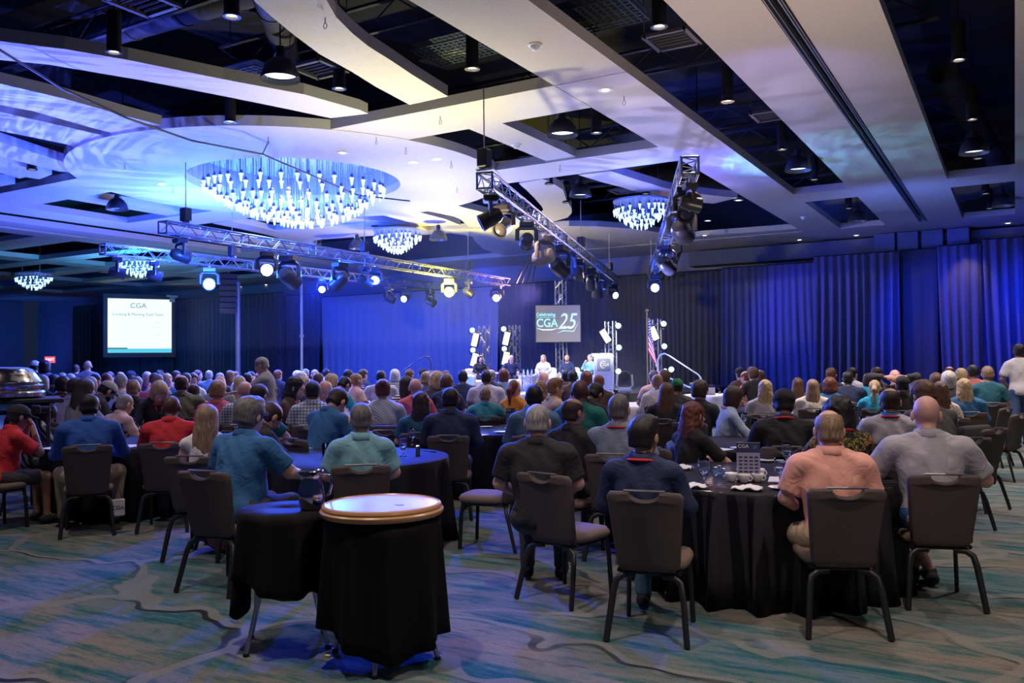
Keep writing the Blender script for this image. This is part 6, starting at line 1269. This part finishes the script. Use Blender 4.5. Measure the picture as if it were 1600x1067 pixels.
# --- far figures
far=[
(149,588,15.5,150,'m','short','k','black','bearded man with black hair facing the room near the tall man',dict(extra='b')),
(66,596,15.5,20,'p','bob','g','black','grey haired woman in black at the far left',dict(fem=True)),
(85,595,18,40,'t','short','k','black','dark figure behind the grey haired woman at the far left',{}),
(98,590,19,20,'p','short','y','dpink','pale haired person just left of the lavender shirt',{}),
(110,592,17,10,'p','short','w','white','white haired person between the black and lavender shirts',{}),
(167,592,17,30,'p','wavy','r','tan','person with bright red hair behind the grey cap',dict(fem=True)),
(142,601,14.5,90,'p','buzz','w','lgrey','white haired man facing right behind the long haired woman',{}),
(172,582,22,60,'l','short','k','white','man in a white shirt in profile left of the screen',{}),
(189,586,21,40,'l','balding','k','tan','bearded balding man in a beige shirt under the screen',dict(extra='b')),
(205,585,24,60,'m','cap','k','navy','person in a dark cap below the left of the screen',{}),
(214,592,16.5,35,'p','short','g','dpink','grey haired man in a raspberry shirt leaning right',dict(w=1.3,pose='hunch')),
(190,597,14.8,40,'p','short','g','white','grey haired person in white between the cap and the raspberry shirt',{}),
(230,586,20,160,'p','short','w','navy','white haired man in a dark suit facing the camera',dict(sleeve='long')),
(243,593,19,120,'p','short','r','dpink','ruddy faced person right of the dark suited man',{}),
(250,584,25,30,'l','thick','k','navy','dark haired figure far below the screen',{}),
(247,596,16.5,20,'p','short','Y','tan','sandy haired person behind the blonde in black',{}),
(261,594,19,140,'p','bob','y','black','fair haired woman far behind the olive shirt',dict(fem=True)),
(276,587,22,150,'l','long','B','ppink','woman with long dark hair facing right below the screen edge',dict(fem=True)),
(291,594,17,30,'l','short','k','aquab','person in a bright turquoise hood beside the olive shirt',{}),
(302,594,18,160,'p','bob','b','white','brown haired woman facing the camera right of the turquoise hood',dict(fem=True)),
(310,585,24,120,'l','wavy','b','dpink','woman with brown hair far behind the white hoodie',dict(fem=True)),
(303,612,14.2,20,'m','balding','B','cream','broad person in a cream sweatshirt behind the olive shirt',dict(w=1.3,sleeve='long')),
(327,585,23,15,'l','buzz','g','slate','grey haired man in a slate blue shirt left of the mast',dict(w=1.15)),
(344,592,20,20,'p','short','g','char','person bowed at the white cloth left of the mast',{}),
(360,588,21,30,'p','wavy','b','lav','woman with wavy light brown hair and a violet top',dict(fem=True)),
(369,588,24,150,'p','short','r','dpink','pink faced person beside the violet top',{}),
(375,600,15.5,10,'p','long','y','teal','woman with long blonde hair and a teal top before the standing man',dict(fem=True)),
(387,594,17.5,10,'l','short','k','navy','dark haired man left of the standing man',{}),
(393,588,24,60,'p','short','k','lblue','person in light blue behind the standing man, left',{}),
(405,590,24,60,'p','short','r','lblue','second person in light blue beside the standing man',{}),
(435,585,22,40,'p','short','r','navy','red faced person right behind the standing man',{}),
(344,601,14.0,20,'p','bald','y','grey','bald man with one hand raised to his head',dict(pose='chin')),
(406,619,10.2,40,'l','short','B','green','dark haired person peering past the plaid shirt',dict(pose='table')),
(466,588,22,60,'p','bob','w','white','white haired woman beside the pale pole',dict(fem=True)),
(472,592,18,60,'p','bob','w','plaid','grey haired woman in plaid by the pale pole',dict(fem=True)),
(478,582,25,30,'p','short','g','denim','grey haired person right of the pale pole',{}),
(475,601,14.8,140,'p','bob','y','navy','fair haired woman behind the brown jacket',dict(fem=True)),
(492,584,22,170,'p','buzz','g','navy','grey haired man facing the camera in navy',{}),
(510,584,25,40,'l','short','k','white','dark haired person left of the blue drape edge',{}),
(498,594,17,20,'p','short','b','tan','brown haired person behind the bald bowed man',{}),
(520,596,16,80,'p','bob','y','ppink','blonde woman in profile right of the bald bowed man',dict(fem=True)),
(539,598,14.8,50,'l','balding','k','aquab','man in a bright turquoise shirt looking down',dict(pose='down')),
(545,586,20,50,'l','short','k','dpink','dark haired man behind the turquoise shirt',{}),
(558,595,15.5,60,'p','buzz','o','ppink','man with clipped hair in a light patterned shirt looking right',{}),
(568,585,21,50,'l','short','B','navy','man looking right just over the pale flowers',{}),
(595,588,17.5,0,'d','buzz','k','lav','dark skinned man in a pale lavender striped shirt',dict(w=1.15)),
(617,584,19,0,'p','bob','w','bwstripe','white haired woman in a striped top below the stair rail',dict(fem=True)),
(640,584,20,30,'l','short','b','white','man in a white shirt between the dark handrails',{}),
(661,584,21,0,'l','cap','k','char','person in a dark cap right of the dark handrails',{}),
(672,589,19,10,'p','short','b','bluegrey','brown haired person over the curly blonde',{}),
(667,594,15.5,20,'p','bun','y','denim','blonde woman with hair tied up and a blue top',dict(fem=True)),
(683,594,15.2,10,'p','curly','y','char','woman with curly blonde hair in dark grey',dict(fem=True)),
(649,606,12.6,0,'p','bald','p' if False else 'g','dpink','bald person in red between the striped and teal tops',{}),
(697,588,21,10,'l','short','b','navy','brown haired person left of the navy suit',{}),
(698,599,14.6,10,'p','thick','b','navy','person with brown tousled hair behind the big navy shirt',{}),
(723,587,16.5,2,'m','buzz','k','navy','broad man in a dark navy suit before the blue drape end',dict(w=1.2,sleeve='long')),
(760,590,15.6,4,'m','short','k','lav','man in a pale lavender shirt below the woman in black on stage',dict(w=1.15)),
(768,588,18,20,'p','balding','g','navy','balding man beside the lavender shirt',{}),
(787,587,18,6,'p','bob','r','lblue','person with red cropped hair and a pale shirt',dict(fem=True)),
(849,594,14.6,10,'p','bald','g','tan','bald pale head rising over the wavy haired person',{}),
(885,589,17.5,4,'m','short','k','char','man with black hair below the seated man at the tower',{}),
(895,590,17,4,'m','short','k','brown','man in dark brown beside the black haired man',{}),
(916,592,15.6,-4,'p','bob','r','grey','woman with dark red hair in a grey jacket near the lectern',dict(fem=True)),
(936,598,14.6,10,'l','short','r','brown','red haired person leaning beside the grey jacket',{}),
(1021,590,16.5,-20,'p','buzz','s','ppink','grey haired man in a pale pink checked shirt left of the stair rails',{}),
(1027,598,14.6,0,'p','bun','Y','white','fair haired woman in a white top beside the pink checked shirt',dict(fem=True,sleeve='long')),
(1038,591,15.4,4,'p','thick','b','lgrey','brown haired person rising above the long dark hair',{}),
(1042,614,11.4,10,'l','long','b','black','woman with long brown hair in a black tee left of the green cap',dict(fem=True,w=1.15)),
(1058,605,13.4,0,'t','cap','k','char','man in a green cap and dark grey tee',dict(capc='greenc')),
(1094,612,10.8,20,'l','thick','B','black','dark haired man behind the auburn haired woman',dict(extra='g')),
(1156,585,19,-30,'t','cap','k','brown','person in a dark cap at the white cloth',dict(pose='table')),
(1164,590,18.5,-60,'p','balding','r','salmon','balding man in a salmon shirt leaning left',dict(pose='table')),
(1176,585,18,-30,'l','thick','b','black','woman with tousled brown hair in a black tee',dict(fem=True)),
(1188,588,18.5,-20,'l','wavy','b','black','brown haired woman right behind the black tee',dict(fem=True)),
(1196,608,12.4,0,'p','wavy','y','lgrey','woman with curly blonde hair in a light grey top',dict(fem=True,w=1.15,sleeve='long')),
(1247,602,14.8,6,'l','long','b','brown','woman with long brown hair left of the cream top',dict(fem=True)),
(1270,606,13.4,0,'p','long','Y','cream','woman with long light brown hair in a cream top',dict(fem=True,w=1.15,sleeve='long')),
(1297,602,14.4,6,'p','curly','r','blue','person with reddish curls in a blue top',dict(fem=True)),
(1299,586,16.5,14,'l','short','b','black','man in a black suit before the blue drape folds',dict(sleeve='long')),
(1325,592,15.2,4,'m','buzz','k','navy','man in a navy suit seen from behind below the drape',dict(w=1.2,sleeve='long')),
(1332,585,17.5,30,'l','short','k','white','dark haired person in white behind the navy suit',{}),
(1357,594,16,-4,'l','bob','B','aquab','person with dark brown hair in turquoise',dict(fem=True)),
(1367,607,13.2,4,'p','pony','y','aquab','woman with a low blonde ponytail in a turquoise shirt',dict(fem=True,w=1.1)),
(1371,585,17.0,40,'l','short','B','char','man in a charcoal jacket looking right below the black gap',dict(sleeve='long')),
(1398,590,14.8,-6,'p','bald','g','char','bald man with both hands behind his head',dict(pose='headup',sleeve='long')),
(1410,602,12.6,0,'l','cap','k','black','person in a black cap between the two bald men',{}),
(1463,596,13.8,-8,'l','bob','b','tan','woman with brown hair left of the grey haired man',dict(fem=True)),
(1482,594,13.4,-6,'p','bob','w','char','person with silver grey hair in a dark shirt',{}),
(1468,612,11.2,-20,'l','wavy','b','wfloral','woman in a pale floral blouse behind the dark grey tee',dict(fem=True)),
(1506,606,12.2,-10,'p','wavy','y','blue','woman with pale blonde hair in a blue blouse at the right',dict(fem=True,w=1.25,sleeve='long')),
(1502,588,16,0,'p','thick','y','tan','blonde person above the silver haired one',dict(fem=True)),
(1484,583,18,10,'l','balding','r','char','balding man far right below the drape',dict(extra='g')),
(1519,582,16.5,-30,'m','short','k','salmon','man with black hair in a salmon pink shirt',dict(w=1.15,sleeve='long')),
(1543,585,14.6,-8,'l','buzz','Y','dteal','man in a dark teal shirt on the last chair at the right',dict(w=1.05)),
]
for u,v,D,a,sk,hr,hc,sh,lab,kw in far: P_(u,v,D,a,sk,hr,hc,sh,lab,chairlab=None if D<16 else 'no',**kw)
# --- panel on stage
for u,v,D,a,sk,hr,hc,sh,bc,lab,kw in [
(750,566,27.9,155,'p','long','k','black','char','woman with long dark hair in black on the leftmost armchair',dict(fem=True,sleeve='long',pose='cross')),
(799,566,28.4,172,'p','short','w','navy','navy','man in a navy jacket on the second armchair',dict(w=1.15,sleeve='long',pose='wide')),
(849,566,28.2,-172,'p','wavy','y','white','char','fair haired woman in white on the middle armchair',dict(fem=True,sleeve='long',pose='cross')),
(886,566,28.3,-165,'t','bald','k','navy','lgrey','bald man in a dark jacket left of the lectern',dict(sleeve='long',pose='lap',extra='b')),
(922,567,27.3,-135,'p','short','g','aqua','aqua','person in turquoise leaning back with a microphone beside the lectern',dict(sleeve='long',pose='mic'))]:
    P_(u,v,D,a,sk,hr,hc,sh,lab,bcol=bc,nochair=True,base=ST,zh=.89,**kw)
# --- empty chairs and belongings
p=PT(738,858,0); chair(p.x+.05,p.y+.2,yaw_at(738,-68),'empty dark banquet chair facing left at the blue lit table')
for u,v,D,a,l in [(1535,610,13.0,-72,'banquet chair seen edge on at the far right of the crowd'),(1552,640,11.6,-68,'empty banquet chair standing in the open carpet at the right'),(1508,655,9.4,-60,'grey banquet chair back behind the woman in the blue blouse'),(608,640,10.0,10,'black banquet chair draped with a jacket left of the teal top'),(1185,640,12.0,0,'black banquet chair with a curved grip below the curly blonde'),(1378,645,11.5,0,'black banquet chair left of the blonde ponytail'),(716,625,13.0,30,'tan banquet chair edge right of the navy shirt')]:
    q=AT(u,600,D); chair(q.x,q.y,yaw_at(u,a),l)
q=PT(1545,712,0); t=thing('shopping_bag','bright green fabric bag standing on the carpet at the right','bag',q,yaw_at(1545,15)); gb=mat('bag_green',(.02,.55,.06),.6)
mb=MB(); V=[];n=24
for k,(sx,sz) in enumerate(((.16,0),(.17,.02),(.165,.15),(.15,.28),(.10,.36))):
    for i in range(n): a=2*PI*i/n; V.append((sx*math.copysign(abs(math.cos(a))**.5,math.cos(a))+.02*math.sin(sz*20+i),.07*(1-sz)*math.copysign(abs(math.sin(a))**.6,math.sin(a)),sz))
mb.add(V,[(j*n+i,j*n+(i+1)%n,(j+1)*n+(i+1)%n,(j+1)*n+i) for j in range(4) for i in range(n)]+[tuple(range(n))]); mb.obj('sack',gb,t,smooth=True); MB().tube([(-.06,.0,.35),(-.05,0,.46),(.04,0,.47),(.05,0,.35)],.008,6).obj('handle',gb,t)
def jacket(loc,rot,label,col,name='jacket',cat='jacket'):
    V=[];n=28
    for k,(w_,d_,z) in enumerate(((.25,.045,.93),(.27,.075,.90),(.27,.09,.75),(.28,.10,.55),(.30,.12,.38),(.26,.11,.30))):
        for i in range(n): a=2*PI*i/n; f=1+.06*math.sin(a*7+z*9); V.append((w_*f*math.copysign(abs(math.cos(a))**.6,math.cos(a)),d_*f*math.copysign(abs(math.sin(a))**.7,math.sin(a)),z))
    o=MB().add(V,[(j*n+i,j*n+(i+1)%n,(j+1)*n+(i+1)%n,(j+1)*n+i) for j in range(5) for i in range(n)]+[tuple(range(n)),tuple(range(5*n,6*n))]).obj(name,col,None,smooth=True,loc=loc,rotz=rot); return tag(o,label,cat)
q=AT(1522,600,9.2); jacket((q.x,q.y,-.02),yaw_at(1522,-60),'black jacket hanging over a chair back beside the green bag',clothm('black')); q=AT(608,600,9.85); jacket((q.x,q.y,0),yaw_at(608,10),'dark jacket draped on a chair left of the teal topped woman',clothm('black'))
q=PT(345,862,0); t=thing('handbag','brown leather handbag on the carpet beside the blonde woman chair','bag',q,yaw_at(345,60)); lb=mat('leather_brown',(.22,.08,.04),.5); MB().rbox((0,0,.12),(.28,.12,.22),.04).obj('body',lb,t); MB().tube([(-.1,0,.22),(-.09,0,.34),(0,0,.38),(.09,0,.34),(.1,0,.22)],.010,6).obj('strap',lb,t); MB().rbox((0,-.062,.15),(.10,.015,.05),.006).obj('clasp',mat('clasp_gold',(.6,.45,.2),.3,.9),t)
q=AT(184,793,8.45); t=thing('tote_bag','white printed bag hanging low behind the royal blue man chair','bag',q,yaw_at(184,-5)); MB().rbox((0,0,0),(.13,.03,.17),.01).obj('bag_body',paper,t); text('CGA',.055,mat('sign_ink'),t,(0,-.018,.0)); MB().tube([(-.04,0,.08),(0,0,.22),(.04,0,.08)],.004,5).obj('strap',bm_,t)
q=AT(56,640,8.75); t=thing('camera','small black camera held to the face of the man in the red polo','camera',q,yaw_at(56,75)); MB().rbox((0,0,0),(.14,.06,.09),.012).obj('body',bm_,t); MB().lathe([(.001,0),(.035,0),(.035,.09),(.001,.09)],(0,.03,0),16,Matrix.Rotation(-PI/2,3,'X')).obj('lens_barrel',bm_,t,autos=40)
q=AT(1176,671,9.3)
for u,v,D,l in ((445,655,12.2,'orange drink in a glass behind the man with glasses'),): 
    q=onT(u,v+2); o=MB().lathe([(.001,0),(.035,0),(.038,.09),(.001,.09)],n=16).obj('orange_drink',mat('orange_drink',(.8,.25,.02),.3),None,smooth=False,loc=q); tag(o,l,'drink')
print('people',npers[0],'objects',len(bpy.data.objects),'tris',sum(len(m.polygons)*2 for m in bpy.data.meshes))
